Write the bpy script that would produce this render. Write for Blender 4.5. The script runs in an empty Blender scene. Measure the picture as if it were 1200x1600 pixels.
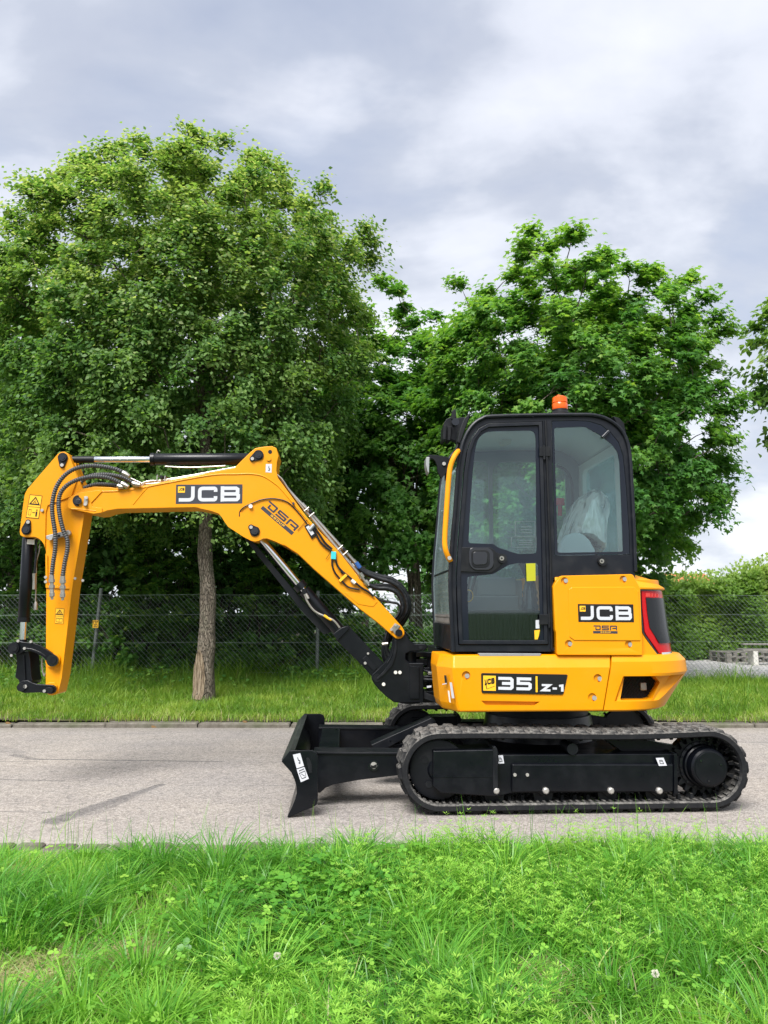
import bpy, bmesh, math, random
import numpy as np
from mathutils import Vector, Matrix
from mathutils.geometry import tessellate_polygon
R = math.radians
rng = np.random.default_rng(7)
random.seed(7)
sc = bpy.context.scene
col = sc.collection

# ------------------------------------------------------------------ camera, sky, sun, exposure
CAM_H, PITCH, F = 1.24, R(7.4), 1200.0
cd = bpy.data.cameras.new('camera'); cam = bpy.data.objects.new('camera', cd); col.objects.link(cam)
cam.location = (0, 0, CAM_H); cam.rotation_euler = (R(90) + PITCH, 0, 0)
cd.sensor_fit = 'VERTICAL'; cd.sensor_height = 32; cd.lens = 24; cd.clip_end = 2000; cd.clip_start = 0.05
sc.camera = cam
SUN_EL, SUN_AZ = R(52), R(200)            # azimuth clockwise from +Y: behind and left of the camera
w = bpy.data.worlds.new('World'); sc.world = w; w.use_nodes = True
nt = w.node_tree; nt.nodes.clear()
def N(t, **k):
    n = nt.nodes.new(t)
    for a, b in k.items(): setattr(n, a, b)
    return n
def L(a, b): nt.links.new(a, b)
def build_world():
    out = N('ShaderNodeOutputWorld'); bg = N('ShaderNodeBackground'); bgc = N('ShaderNodeBackground'); mix = N('ShaderNodeMixShader')
    sky = N('ShaderNodeTexSky', sky_type='NISHITA', sun_disc=False, sun_elevation=SUN_EL, sun_rotation=SUN_AZ)
    L(sky.outputs[0], bg.inputs[0]); bg.inputs[1].default_value = 0.05
    tc = N('ShaderNodeTexCoord'); sp = N('ShaderNodeSeparateXYZ'); L(tc.outputs['Generated'], sp.inputs[0])
    ad = N('ShaderNodeMath', operation='MAXIMUM'); L(sp.outputs[2], ad.inputs[0]); ad.inputs[1].default_value = 0.0
    ad2 = N('ShaderNodeMath', operation='ADD'); L(ad.outputs[0], ad2.inputs[0]); ad2.inputs[1].default_value = 0.45
    dx = N('ShaderNodeMath', operation='DIVIDE'); L(sp.outputs[0], dx.inputs[0]); L(ad2.outputs[0], dx.inputs[1])
    dy = N('ShaderNodeMath', operation='DIVIDE'); L(sp.outputs[1], dy.inputs[0]); L(ad2.outputs[0], dy.inputs[1])
    cb = N('ShaderNodeCombineXYZ'); L(dx.outputs[0], cb.inputs[0]); L(dy.outputs[0], cb.inputs[1]); cb.inputs[2].default_value = 3.1
    def noise(scale, det, dist, z, rough=.55):
        mp = N('ShaderNodeMapping'); mp.inputs['Location'].default_value = (z, z * .7, z); mp.inputs['Scale'].default_value = (1.25, 1.6, 1)
        L(cb.outputs[0], mp.inputs[0])
        n = N('ShaderNodeTexNoise'); n.inputs['Scale'].default_value = scale; n.inputs['Detail'].default_value = det
        n.inputs['Roughness'].default_value = rough; n.inputs['Distortion'].default_value = dist
        L(mp.outputs[0], n.inputs[0]); return n
    n1 = noise(1.35, 6, .35, 12.4); n2 = noise(3.6, 7, .3, 2.2, .5)
    m = N('ShaderNodeMath', operation='MULTIPLY_ADD'); L(n2.outputs[0], m.inputs[0]); m.inputs[1].default_value = .50; L(n1.outputs[0], m.inputs[2])
    rp = N('ShaderNodeValToRGB'); L(m.outputs[0], rp.inputs[0]); e = rp.color_ramp.elements
    e[0].position = .54; e[0].color = (.222, .240, .285, 1)
    e[1].position = .95; e[1].color = (.405, .412, .43, 1)
    k = rp.color_ramp.elements.new(.67); k.color = (.250, .268, .307, 1)
    k = rp.color_ramp.elements.new(.78); k.color = (.335, .348, .378, 1)
    # the low sky is paler and the upper cloud base a little bluer, all the way round
    mr = N('ShaderNodeMapRange'); L(sp.outputs[2], mr.inputs[0]); mr.inputs[1].default_value = 0.0; mr.inputs[2].default_value = .62
    mc = N('ShaderNodeMix', data_type='RGBA'); L(mr.outputs[0], mc.inputs[0])
    mc.inputs[6].default_value = (1.20, 1.2, 1.18, 1); mc.inputs[7].default_value = (.97, .98, 1.02, 1)
    mul = N('ShaderNodeMix', data_type='RGBA', blend_type='MULTIPLY'); mul.inputs[0].default_value = 1
    L(rp.outputs[0], mul.inputs[6]); L(mc.outputs[2], mul.inputs[7])
    L(mul.outputs[2], bgc.inputs[0]); bgc.inputs[1].default_value = .57
    cov = N('ShaderNodeMapRange'); L(n1.outputs[0], cov.inputs[0]); cov.inputs[1].default_value = .30; cov.inputs[2].default_value = .44
    cov.inputs[3].default_value = .72; cov.inputs[4].default_value = .97
    L(cov.outputs[0], mix.inputs[0]); L(bg.outputs[0], mix.inputs[1]); L(bgc.outputs[0], mix.inputs[2]); L(mix.outputs[0], out.inputs[0])
build_world()
sd = bpy.data.lights.new('sun', 'SUN'); sun = bpy.data.objects.new('sun', sd); col.objects.link(sun)
sd.energy = 1.5; sd.angle = R(34); sd.color = (1, .975, .94)
_dir = Vector((math.sin(SUN_AZ) * math.cos(SUN_EL), math.cos(SUN_AZ) * math.cos(SUN_EL), math.sin(SUN_EL)))
sun.rotation_euler = _dir.to_track_quat('Z', 'Y').to_euler(); sun.location = (0, 0, 20)
vs = sc.view_settings; vs.view_transform = 'Standard'; vs.look = 'None'; vs.gamma = 1; vs.use_curve_mapping = False
vs.exposure = 2.15
sc.cycles.max_bounces = 8; sc.cycles.transparent_max_bounces = 12; sc.cycles.diffuse_bounces = 4; sc.cycles.transmission_bounces = 4

# ------------------------------------------------------------------ geometry of the place: pixel of the photograph -> metres
_c, _s = math.cos(PITCH), math.sin(PITCH)
def ray(u, v):
    a, b = (u - 600) / F, (800 - v) / F
    return Vector((a, _c - b * _s, _s + b * _c))
def at(u, v, Y):                       # world point on the plane y = Y
    d = ray(u, v); t = Y / d.y
    return Vector((d.x * t, Y, CAM_H + d.z * t))
def ground(u, v, z=0.0):
    d = ray(u, v); t = (z - CAM_H) / d.z
    return Vector((d.x * t, d.y * t, z))
YAW = R(3.0)
MO = Vector((1.121 * 4.76 / 4.53 - .046, 4.93 + .875, 0))
Rm = Matrix.Rotation(-YAW, 3, 'Z'); Rp = Matrix.Rotation(YAW, 3, 'Z')
_ol = Rm @ (Vector((0, 0, CAM_H)) - MO)
def U(u, v, y):                        # machine-local point on the plane y (local)
    d = Rm @ ray(u, v); t = (y - _ol.y) / d.y
    return Vector((_ol.x + d.x * t, y, _ol.z + d.z * t))
def proj(p):                           # local -> pixel
    q = Rp @ Vector(p) + MO; q = q - Vector((0, 0, CAM_H))
    dep = q.y * _c + q.z * _s; up = q.z * _c - q.y * _s
    return 600 + F * q.x / dep, 800 - F * up / dep
def PX(y): return 1200.0 / ((4.93 + .875 + y) * .985)      # pixels per metre at local depth y, about

# ------------------------------------------------------------------ materials
def mat(name, col_=(.5, .5, .5), rough=.5, metal=0, coat=0, spec=.5, emis=None, es=0, alpha=None):
    m = bpy.data.materials.new(name); m.use_nodes = True
    b = m.node_tree.nodes['Principled BSDF']
    b.inputs['Base Color'].default_value = (*col_, 1); b.inputs['Roughness'].default_value = rough
    b.inputs['Metallic'].default_value = metal; b.inputs['Coat Weight'].default_value = coat; b.inputs['Coat Roughness'].default_value = .08
    b.inputs['Specular IOR Level'].default_value = spec
    if emis: b.inputs['Emission Color'].default_value = (*emis, 1); b.inputs['Emission Strength'].default_value = es
    return m
class NB:
    def __init__(s, m): s.t = m.node_tree; s.b = s.t.nodes.get('Principled BSDF'); s.out = s.t.nodes.get('Material Output')
    def n(s, t, **k):
        n = s.t.nodes.new(t)
        for a, b in k.items(): setattr(n, a, b)
        return n
    def l(s, a, b): s.t.links.new(a, b)
    def coord(s, kind='Object'): return s.n('ShaderNodeTexCoord').outputs[kind]
    def noise(s, scale, det=4, rough=.55, vec=None, dist=0):
        n = s.n('ShaderNodeTexNoise'); n.inputs['Scale'].default_value = scale; n.inputs['Detail'].default_value = det
        n.inputs['Roughness'].default_value = rough; n.inputs['Distortion'].default_value = dist
        s.l(vec if vec is not None else s.coord(), n.inputs[0]); return n.outputs[0]
    def ramp(s, fac, stops):
        r = s.n('ShaderNodeValToRGB'); s.l(fac, r.inputs[0]); e = r.color_ramp.elements
        e[0].position, e[0].color = stops[0][0], (*stops[0][1], 1); e[1].position, e[1].color = stops[-1][0], (*stops[-1][1], 1)
        for p, c in stops[1:-1]: k = e.new(p); k.color = (*c, 1)
        return r.outputs[0]
    def mix(s, fac, a, b, mode='MIX'):
        x = s.n('ShaderNodeMix', data_type='RGBA', blend_type=mode)
        for i, v in ((0, fac), (6, a), (7, b)):
            if isinstance(v, (int, float)): x.inputs[i].default_value = v
            elif isinstance(v, tuple): x.inputs[i].default_value = (*v, 1)
            else: s.l(v, x.inputs[i])
        return x.outputs[2]
    def math(s, op, a, b=0.0, c=None, clamp=False):
        x = s.n('ShaderNodeMath', operation=op); x.use_clamp = clamp
        for i, v in enumerate((a, b) if c is None else (a, b, c)):
            if isinstance(v, (int, float)): x.inputs[i].default_value = v
            else: s.l(v, x.inputs[i])
        return x.outputs[0]
    def mr(s, v, a, b, c=0.0, d=1.0):
        x = s.n('ShaderNodeMapRange'); s.l(v, x.inputs[0])
        for i, q in enumerate((a, b, c, d)): x.inputs[i + 1].default_value = q
        return x.outputs[0]
    def bump(s, h, strength=.3, dist=.01):
        x = s.n('ShaderNodeBump'); x.inputs['Strength'].default_value = strength; x.inputs['Distance'].default_value = dist
        s.l(h, x.inputs['Height']); s.l(x.outputs[0], s.b.inputs['Normal'])
    def base(s, c): s.l(c, s.b.inputs['Base Color'])
    def rough(s, c): s.l(c, s.b.inputs['Roughness'])

def dusty(name, c, rough, coat=0, dust=(.30, .28, .25), amt=.12, scale=9, orange=.02, metal=0, sp=.30):
    m = mat(name, c, rough, metal, coat); q = NB(m)
    m.node_tree.nodes['Principled BSDF'].inputs['Specular IOR Level'].default_value = sp
    n = q.noise(scale, 8, .65); k = q.mr(n, .48, .8, 0, amt)
    q.base(q.mix(k, c, dust)); q.rough(q.mr(n, .3, .8, rough * .85, min(1, rough * 1.5)))
    q.bump(q.noise(60, 2), orange, .004); return m
M = {}
M['yellow'] = dusty('yellow_paint', (.74, .285, .0002), .36, .05, (.75, .36, .03), .08, 5, .03)
M['yellow_rail'] = dusty('yellow_rail_paint', (.82, .305, .0006), .38, .04, (.7, .45, .1), .1)
M['black'] = dusty('black_paint', (.0022, .0030, .0052), .30, .06, (.030, .033, .038), .18, 7, .04)
M['blackflat'] = dusty('black_satin_metal', (.0032, .0042, .0065), .42, .0, (.06, .06, .062), .25, 8, .06)
M['cabgrey'] = dusty('dark_grey_cab_paint', (.0055, .0072, .0120), .40, .05, (.07, .07, .07), .2, 10, .04)
M['plastic'] = dusty('black_plastic', (.004, .005, .007), .5, 0, (.05, .05, .05), .25, 14, .1)
M['gloss'] = mat('gloss_black', (.008, .009, .012), .12, 0, .5)
M['frit'] = mat('dark_window_border', (.009, .012, .020), .12, 0, .1, .25)
M['white'] = mat('white_vinyl', (.55, .56, .60), .4)
M['decal_dark'] = mat('charcoal_vinyl', (.035, .038, .05), .38)
M['decal_black'] = mat('black_vinyl', (.008, .008, .009), .3)
M['decal_yellow'] = mat('yellow_vinyl', (.9, .48, .02), .38)
M['chrome'] = mat('polished_rod', (.82, .84, .88), .16, 1)
M['zinc'] = dusty('zinc_plated_steel', (.42, .40, .36), .36, 0, (.4, .36, .28), .4, 30, .05, .9)
M['bolt'] = dusty('bolt_steel', (.5, .48, .45), .35, 0, (.4, .38, .34), .3, 40, .05, .6)
M['dullsteel'] = dusty('cast_steel_clamp', (.34, .35, .36), .5, 0, (.3, .28, .25), .3, 30, .1, .6)
M['white_part'] = mat('off_white_plastic', (.7, .68, .62), .5)
M['teal'] = mat('turquoise_plastic', (.04, .50, .55), .4)
M['red'] = mat('red_lens', (.48, .003, .005), .2, 0, .1, .3)
M['redlight'] = mat('red_lens_segments', (.60, .05, .04), .25, 0, .1, .3)
M['lens'] = mat('smoked_lens', (.012, .013, .016), .22, 0, .1, .25)
M['orange'] = mat('orange_beacon_lens', (.80, .11, .004), .2, 0, .25, .35)
M['hivis'] = mat('neon_yellow_card', (.40, .40, .01), .5)
M['floor_int'] = mat('cab_interior_grey', (.11, .14, .15), .6)
M['headliner'] = mat('pale_cab_lining', (.72, .78, .78), .7)
M['seat'] = mat('seat_vinyl', (.03, .035, .045), .5)
def rubber():
    m = mat('rubber_track', (.008, .009, .011), .78, spec=.2); q = NB(m)
    g = q.n('ShaderNodeNewGeometry'); s = q.n('ShaderNodeSeparateXYZ'); q.l(g.outputs['Normal'], s.inputs[0])
    n = q.noise(14, 9, .72); n2 = q.noise(55, 6, .7)
    d = q.math('MULTIPLY', q.mr(n, .34, .56), q.mr(n2, .30, .55))
    up = q.mr(s.outputs[2], .1, .8, .05, 1.0)             # dried road dust lies on the faces that point up
    d = q.math('MULTIPLY', d, up)
    q.base(q.mix(d, (.008, .009, .011), (.19, .18, .165))); q.bump(n2, .35, .004); return m
M['rubber'] = rubber()
def hosem():
    m = mat('hose_rubber', (.005, .006, .008), .42); q = NB(m); n = q.noise(50, 3)
    q.base(q.mix(q.mr(n, .5, .8, 0, .4), (.005, .006, .008), (.08, .08, .08))); return m
M['hose'] = hosem(); M['hose'].node_tree.nodes['Principled BSDF'].inputs['Specular IOR Level'].default_value = .35
M['spiral'] = mat('spiral_guard', (.06, .06, .062), .45)
def glassm(name, tint, tr, refl_rough=.03):
    m = bpy.data.materials.new(name); m.use_nodes = True; q = NB(m); q.t.nodes.remove(q.b)
    t = q.n('ShaderNodeBsdfTransparent'); t.inputs[0].default_value = (*tint, 1)
    g = q.n('ShaderNodeBsdfGlossy'); g.inputs['Roughness'].default_value = refl_rough; g.inputs[0].default_value = (.9, .95, 1, 1)
    f = q.n('ShaderNodeFresnel'); f.inputs[0].default_value = 1.5
    x = q.n('ShaderNodeMixShader'); q.l(q.math('MULTIPLY_ADD', f.outputs[0], .95, tr, clamp=True), x.inputs[0])
    q.l(t.outputs[0], x.inputs[1]); q.l(g.outputs[0], x.inputs[2]); q.l(x.outputs[0], q.out.inputs[0]); return m
M['glass'] = glassm('cab_glass', (.88, .97, .96), .016)
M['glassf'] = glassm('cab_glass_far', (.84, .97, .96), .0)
def hazed_glass():  # bright teal haze of the panes painted in as a diffuse colour
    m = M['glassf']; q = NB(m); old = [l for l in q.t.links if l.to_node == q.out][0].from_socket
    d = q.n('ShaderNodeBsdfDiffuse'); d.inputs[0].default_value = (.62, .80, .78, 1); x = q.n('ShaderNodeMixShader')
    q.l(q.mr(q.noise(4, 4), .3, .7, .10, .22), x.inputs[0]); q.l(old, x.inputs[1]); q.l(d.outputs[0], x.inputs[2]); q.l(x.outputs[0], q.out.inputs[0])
hazed_glass()
def film():
    m = bpy.data.materials.new('clear_plastic_film'); m.use_nodes = True; q = NB(m); q.t.nodes.remove(q.b)
    t = q.n('ShaderNodeBsdfTransparent'); t.inputs[0].default_value = (.92, .95, .97, 1)
    d = q.n('ShaderNodeBsdfDiffuse'); d.inputs[0].default_value = (.92, .95, .98, 1)
    g = q.n('ShaderNodeBsdfGlossy'); g.inputs['Roughness'].default_value = .18
    b = q.n('ShaderNodeBump'); b.inputs['Strength'].default_value = 1; b.inputs['Distance'].default_value = .03
    mp = q.n('ShaderNodeMapping'); mp.inputs['Scale'].default_value = (3.2, 2, .8); mp.inputs['Rotation'].default_value = (0, .45, 0); q.l(q.coord(), mp.inputs[0])
    n = q.noise(5, 3, .5, mp.outputs[0], .8); q.l(n, b.inputs['Height']); q.l(b.outputs[0], g.inputs['Normal']); q.l(b.outputs[0], d.inputs['Normal'])
    x = q.n('ShaderNodeMixShader'); q.l(q.mr(n, .36, .56, .22, .92), x.inputs[0]); q.l(t.outputs[0], x.inputs[1]); q.l(d.outputs[0], x.inputs[2])
    y = q.n('ShaderNodeMixShader'); y.inputs[0].default_value = .22; q.l(x.outputs[0], y.inputs[1]); q.l(g.outputs[0], y.inputs[2])
    q.l(y.outputs[0], q.out.inputs[0]); return m
M['film'] = film()

# ------------------------------------------------------------------ mesh helpers
class MB:
    def __init__(s): s.v = []; s.f = []
    def add(s, vs, fs):
        o = len(s.v); s.v += [tuple(p) for p in vs]; s.f += [tuple(i + o for i in f) for f in fs]; return s
    def box(s, a, b):
        x0, y0, z0 = a; x1, y1, z1 = b
        return s.add([(x0, y0, z0), (x1, y0, z0), (x1, y1, z0), (x0, y1, z0), (x0, y0, z1), (x1, y0, z1), (x1, y1, z1), (x0, y1, z1)],
                     [(3, 2, 1, 0), (4, 5, 6, 7), (0, 1, 5, 4), (1, 2, 6, 5), (2, 3, 7, 6), (3, 0, 4, 7)])
    def prism(s, pts, y0, y1, holes=(), pts1=None):
        """pts: (x, z) outline on the plane y0, carried to y1 (pts1 may give another outline there)."""
        loops = [list(pts)] + [list(h) for h in holes]; loops1 = [list(pts1 or pts)] + [list(h) for h in holes]
        def area(p): return sum(p[i][0] * p[(i + 1) % len(p)][1] - p[(i + 1) % len(p)][0] * p[i][1] for i in range(len(p)))
        for k in range(len(loops)):
            want = 1 if k == 0 else -1
            if area(loops[k]) * want < 0: loops[k].reverse(); loops1[k].reverse()
        n = sum(len(l) for l in loops); vs = []
        for l in loops: vs += [(p[0], y0, p[1]) for p in l]
        for l in loops1: vs += [(p[0], y1, p[1]) for p in l]
        fs = []; o = 0
        for l in loops:
            m = len(l)
            for i in range(m): j = (i + 1) % m; fs.append((o + j, o + i, n + o + i, n + o + j))
            o += m
        if not holes: fs.append(tuple(range(n))); fs.append(tuple(reversed(range(n, 2 * n))))
        else:
            for t in tessellate_polygon([[Vector((p[0], p[1], 0)) for p in l] for l in loops]):
                a, b, c = t; P = sum(loops, [])
                ar = (P[b][0] - P[a][0]) * (P[c][1] - P[a][1]) - (P[c][0] - P[a][0]) * (P[b][1] - P[a][1])
                if ar < 0: b, c = c, b
                fs.append((a, b, c)); fs.append((n + a, n + c, n + b))
        return s.add(vs, fs)
    def px(s, pts, y0, y1, holes=()):
        """outline in photograph pixels, unprojected on the machine plane y0"""
        f = lambda l: [(U(u, v, y0).x, U(u, v, y0).z) for u, v in l]
        return s.prism(f(pts), y0, y1, [f(h) for h in holes])
    def tube(s, pts, r, n=10, cap=True, close=False):
        pts = [Vector(p) for p in pts]; m = len(pts); rr = r if hasattr(r, '__len__') else [r] * m
        vs = []; prev = None
        for i, p in enumerate(pts):
            if close: t = pts[(i + 1) % m] - pts[i - 1]
            else: t = pts[min(i + 1, m - 1)] - pts[max(i - 1, 0)]
            if t.length < 1e-9: t = Vector((0, 0, 1))
            t.normalize()
            if prev is None:
                a = Vector((0, 1, 0)) if abs(t.y) < .9 else Vector((1, 0, 0)); prev = (a - t * a.dot(t)).normalized()
            else: prev = (prev - t * prev.dot(t)).normalized()
            b = t.cross(prev)
            for k in range(n):
                an = 2 * math.pi * k / n; vs.append(p + (prev * math.cos(an) + b * math.sin(an)) * rr[i])
        fs = []
        for i in range(m if close else m - 1):
            for k in range(n):
                a = i * n + k; b_ = i * n + (k + 1) % n; j = (i + 1) % m
                fs.append((a, b_, j * n + (k + 1) % n, j * n + k))
        if cap and not close: fs.append(tuple(reversed(range(n)))); fs.append(tuple(range((m - 1) * n, m * n)))
        return s.add(vs, fs)
    def cyl(s, a, b, r, n=24, r2=None): return s.tube([a, b], [r, r if r2 is None else r2], n)
    def disc(s, u, v, y0, y1, rpx, n=28, chamfer=.12):
        """a round boss along y with its centre at pixel (u, v) on plane y0; rpx in pixels"""
        c = U(u, v, y0); r = rpx / PX(y0)
        d = (y1 - y0); e = min(abs(d), r) * chamfer * (1 if d > 0 else -1)
        return s.tube([(c.x, y0, c.z), (c.x, y0 + e, c.z), (c.x, y1, c.z)], [r * (1 - chamfer), r, r], n)
    def sheet(s, pts, y):
        s.add([(p[0], y, p[1]) for p in pts], [tuple(range(len(pts)))])
        return s
    def strip(s, a, b):
        n = len(a); return s.add(list(a) + list(b), [(i, i + 1, n + i + 1, n + i) for i in range(n - 1)])
    def obj(s, name, m, parent=None, bevel=0, seg=2, smooth=True, ang=35, label=None, kind=None):
        me = bpy.data.meshes.new(name); me.from_pydata([tuple(p) for p in s.v], [], s.f)
        bm = bmesh.new(); bm.from_mesh(me); bmesh.ops.recalc_face_normals(bm, faces=bm.faces); bm.to_mesh(me); bm.free()
        ms = m if isinstance(m, (list, tuple)) else [m]
        for q in ms: me.materials.append(q)
        if smooth: me.shade_smooth(); me.set_sharp_from_angle(angle=R(ang))
        o = bpy.data.objects.new(name, me); col.objects.link(o)
        if parent: o.parent = parent
        if bevel:
            b = o.modifiers.new('bevel', 'BEVEL'); b.width = bevel; b.segments = seg; b.limit_method = 'ANGLE'; b.angle_limit = R(30); b.harden_normals = True
        if label: o['label'] = label
        if kind: o['kind'] = kind
        return o
def thing(name, label, cat, loc=(0, 0, 0), rz=0, group=None):
    o = bpy.data.objects.new(name, None); col.objects.link(o); o.location = loc; o.rotation_euler = (0, 0, rz); o.empty_display_size = .1
    return tag(o, label, cat, group)
def tag(o, label=None, cat=None, group=None, kind=None):
    if label: o['label'] = label
    if cat: o['category'] = cat
    if group: o['group'] = group
    if kind: o['kind'] = kind
    return o
def smooth_path(P, k=8):
    P = [Vector(p) for p in P]; Q = [P[0]] + P + [P[-1]]; out = []
    for i in range(1, len(Q) - 2):
        a, b, c, d = Q[i - 1], Q[i], Q[i + 1], Q[i + 2]
        for j in range(k):
            t = j / k
            out.append(.5 * ((2 * b) + (c - a) * t + (2 * a - 5 * b + 4 * c - d) * t * t + (-a + 3 * b - 3 * c + d) * t ** 3))
    out.append(P[-1]); return out
def rounded(P, r, k=5, closed=False):
    """round the corners of a 2-D polyline"""
    P = [Vector((p[0], p[1])) for p in P]; out = []; n = len(P)
    for i in range(n):
        if not closed and i in (0, n - 1): out.append(P[i]); continue
        a, b, c = P[i - 1], P[i], P[(i + 1) % n]
        d1 = a - b; d2 = c - b; rr = min(r, d1.length * .48, d2.length * .48)
        s1 = b + d1.normalized() * rr; s2 = b + d2.normalized() * rr
        for j in range(k + 1):
            t = j / k; out.append(s1 * (1 - t) ** 2 + b * 2 * t * (1 - t) + s2 * t * t)
    return [(p.x, p.y) for p in out]
def cut(o, cutter):
    """real hole: boolean difference, then the cutter is deleted"""
    cutter.parent = o.parent
    m = o.modifiers.new('cut', 'BOOLEAN'); m.operation = 'DIFFERENCE'; m.object = cutter; m.solver = 'EXACT'
    bpy.context.view_layer.update()
    dg = bpy.context.evaluated_depsgraph_get()
    me = bpy.data.meshes.new_from_object(o.evaluated_get(dg)); o.modifiers.clear(); o.data = me
    bpy.data.objects.remove(cutter)
    me.shade_smooth(); me.set_sharp_from_angle(angle=R(15))

# ------------------------------------------------------------------ flat lettering (stroke letters)
GL = {
 'J': (1.0, [[(0, .13), (.87, .13), (.87, 1)]], .25), 'C': (1.25, [[(1.12, .64), (1.12, .87), (.13, .87), (.13, .13), (1.12, .13), (1.12, .36)]], .2),
 'B': (1.25, [[(.13, 0), (.13, 1)], [(.1, .87), (.98, .87), (1.08, .80), (1.08, .60), (1.0, .52)], [(.1, .5), (1.0, .5)], [(1.0, .5), (1.12, .42), (1.12, .22), (1.03, .13), (.1, .13)]], 0),
 '3': (1.05, [[(0, .87), (.83, .87), (.92, .78), (.92, .22), (.83, .13), (0, .13)], [(.25, .5), (.9, .5)]], 0),
 '5': (1.05, [[(1.0, .87), (.13, .87), (.13, .53), (.83, .53), (.92, .46), (.92, .21), (.83, .13), (0, .13)]], 0),
 'Z': (1.0, [[(0, .87), (.9, .87), (.12, .13), (1, .13)]], 0), '-': (.5, [[(0, .42), (.5, .42)]], 0), '1': (.5, [[(0, .8), (.37, .87), (.37, 0)]], 0), '|': (.2, [[(.1, 0), (.1, 1)]], 0),
 'G': (1, [[(1, .87), (.1, .87), (.1, .13), (.9, .13), (.9, .5), (.5, .5)]], .1), 'R': (1, [[(.1, 0), (.1, .87), (.9, .87), (.9, .45), (.1, .45)], [(.5, .45), (.95, 0)]], .1),
 'O': (1, [[(.5, .87), (.1, .87), (.1, .13), (.9, .13), (.9, .87), (.5, .87)]], .1), 'U': (1, [[(.1, 1), (.1, .13), (.9, .13), (.9, 1)]], .1),
 'P': (1, [[(.1, 0), (.1, .87), (.9, .87), (.9, .4), (.1, .4)]], .1),
 'D': (1.5, [[(0, .88), (1.38, .88), (1.38, .12), (.5, .12), (.5, .62)]], .06), 'S': (1.5, [[(1.5, .88), (.12, .88), (.12, .5), (1.38, .5), (1.38, .12), (0, .12)]], .06),
 'A': (1.5, [[(.12, 0), (.12, .88), (1.38, .88), (1.38, 0)], [(.5, .40), (1.38, .40)]], .06),
}
def ribbon(mb, P, t, fn):
    P = [Vector((p[0], p[1])) for p in P]; n = len(P); A = []; B = []
    for i, p in enumerate(P):
        d1 = (P[i] - P[i - 1]).normalized() if i else None; d2 = (P[i + 1] - P[i]).normalized() if i < n - 1 else None
        if d1 is None: d1 = d2
        if d2 is None: d2 = d1
        m = (d1 + d2).normalized(); nn = Vector((-m.y, m.x)); k = 1 / max(.35, nn.dot(Vector((-d1.y, d1.x))))
        A.append(fn(*(p + nn * t / 2 * k))); B.append(fn(*(p - nn * t / 2 * k)))
    mb.strip(A, B)
def text(mb, s, fn, t=.26, gap=.22, squeeze=1.0):
    x = 0
    for ch in s:
        if ch == ' ': x += .5; continue
        w_, strokes, rad = GL[ch]
        for k, st in enumerate(strokes):
            pts = rounded(st, rad, 5) if rad else st
            base = x; ribbon(mb, pts, t, lambda a, b, base=base, k=k: fn((base + a) * squeeze, b) + Vector((0, -.0004 * k, 0)))
        x += w_ + gap
    return (x - gap) * squeeze
def frame_fn(p0, p1, p3, y, W=1.0, H=1.0):
    """letters' (x, y) -> machine point; p0 bottom-left pixel, p1 bottom-right (x = W), p3 top-left (y = H)"""
    a, b, c = U(*p0, y), U(*p1, y), U(*p3, y); ex = (b - a) / W; ey = (c - a) / H
    return lambda x, z: a + ex * x + ey * z
def flat_px(name, pts, y, m, parent, th=.001, **k):
    return MB().px(pts, y, y + th).obj(name, m, parent, smooth=False, **k)
# ================================================================== THE EXCAVATOR
ex = thing('excavator', 'yellow mini excavator with black cab and rubber tracks parked side-on across the grey road', 'excavator', MO, YAW)
BY = -.085                                  # near face of boom; the boom is centred on the machine
def bolt(parent, u, v, y, r=3.4, name='bolt', m='bolt', out=.012):
    return MB().disc(u, v, y, y - out, r, 10, .3).obj(name, M[m], parent)
def pin(parent, u, v, y, du, dv, r=8.5):
    """pear-shaped black keeper plate, pin boss and a small bolt at (u+du, v+dv)"""
    P = []; a0 = math.atan2(dv, du); L_ = math.hypot(du, dv)
    for k in range(-8, 9): a = a0 + math.pi + k * math.pi / 2 / 8 * 1.05; P.append((u + r * 1.12 * math.cos(a), v + r * 1.12 * math.sin(a)))
    for k in range(-4, 5): a = a0 + k * math.pi / 2 / 4; P.append((u + du + r * .62 * math.cos(a), v + dv + r * .62 * math.sin(a)))
    o = MB().px(P, y, y - .010).obj('pin_keeper', M['plastic'], parent, .002)
    mb = MB().disc(u, v, y - .010, y - .020, r * .74, 24, .3); mb.disc(u, v, y - .020, y - .026, r * .34, 12, .2)
    mb.obj('pin_cap', M['gloss'], parent); bolt(parent, u + du, v + dv, y - .010, 2.7)

# ---------------------------------------------------------------- dipper
dip = MB()
DY0, DY1 = -.060, .115
DO = [(90.5, 710), (96, 706.4), (102, 706), (107.5, 709.5), (111.5, 719), (128, 761), (140, 790), (132.5, 802), (113, 921), (104, 1000), (97, 1055), (90.5, 1084), (83, 1086.5), (76, 1085), (71.5, 1080), (71, 1073),
      (72, 916), (71.4, 861), (69.5, 853), (65.6, 846.7), (61, 842), (55, 839.6), (36.5, 839), (32.5, 836.5), (31.5, 831), (37, 788), (39.6, 772), (44, 764)]
dipper = dip.px(DO, DY0, DY1).obj('dipper_arm', M['yellow'], ex, .006, label='yellow upright dipper arm with ribbed black hoses')
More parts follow.
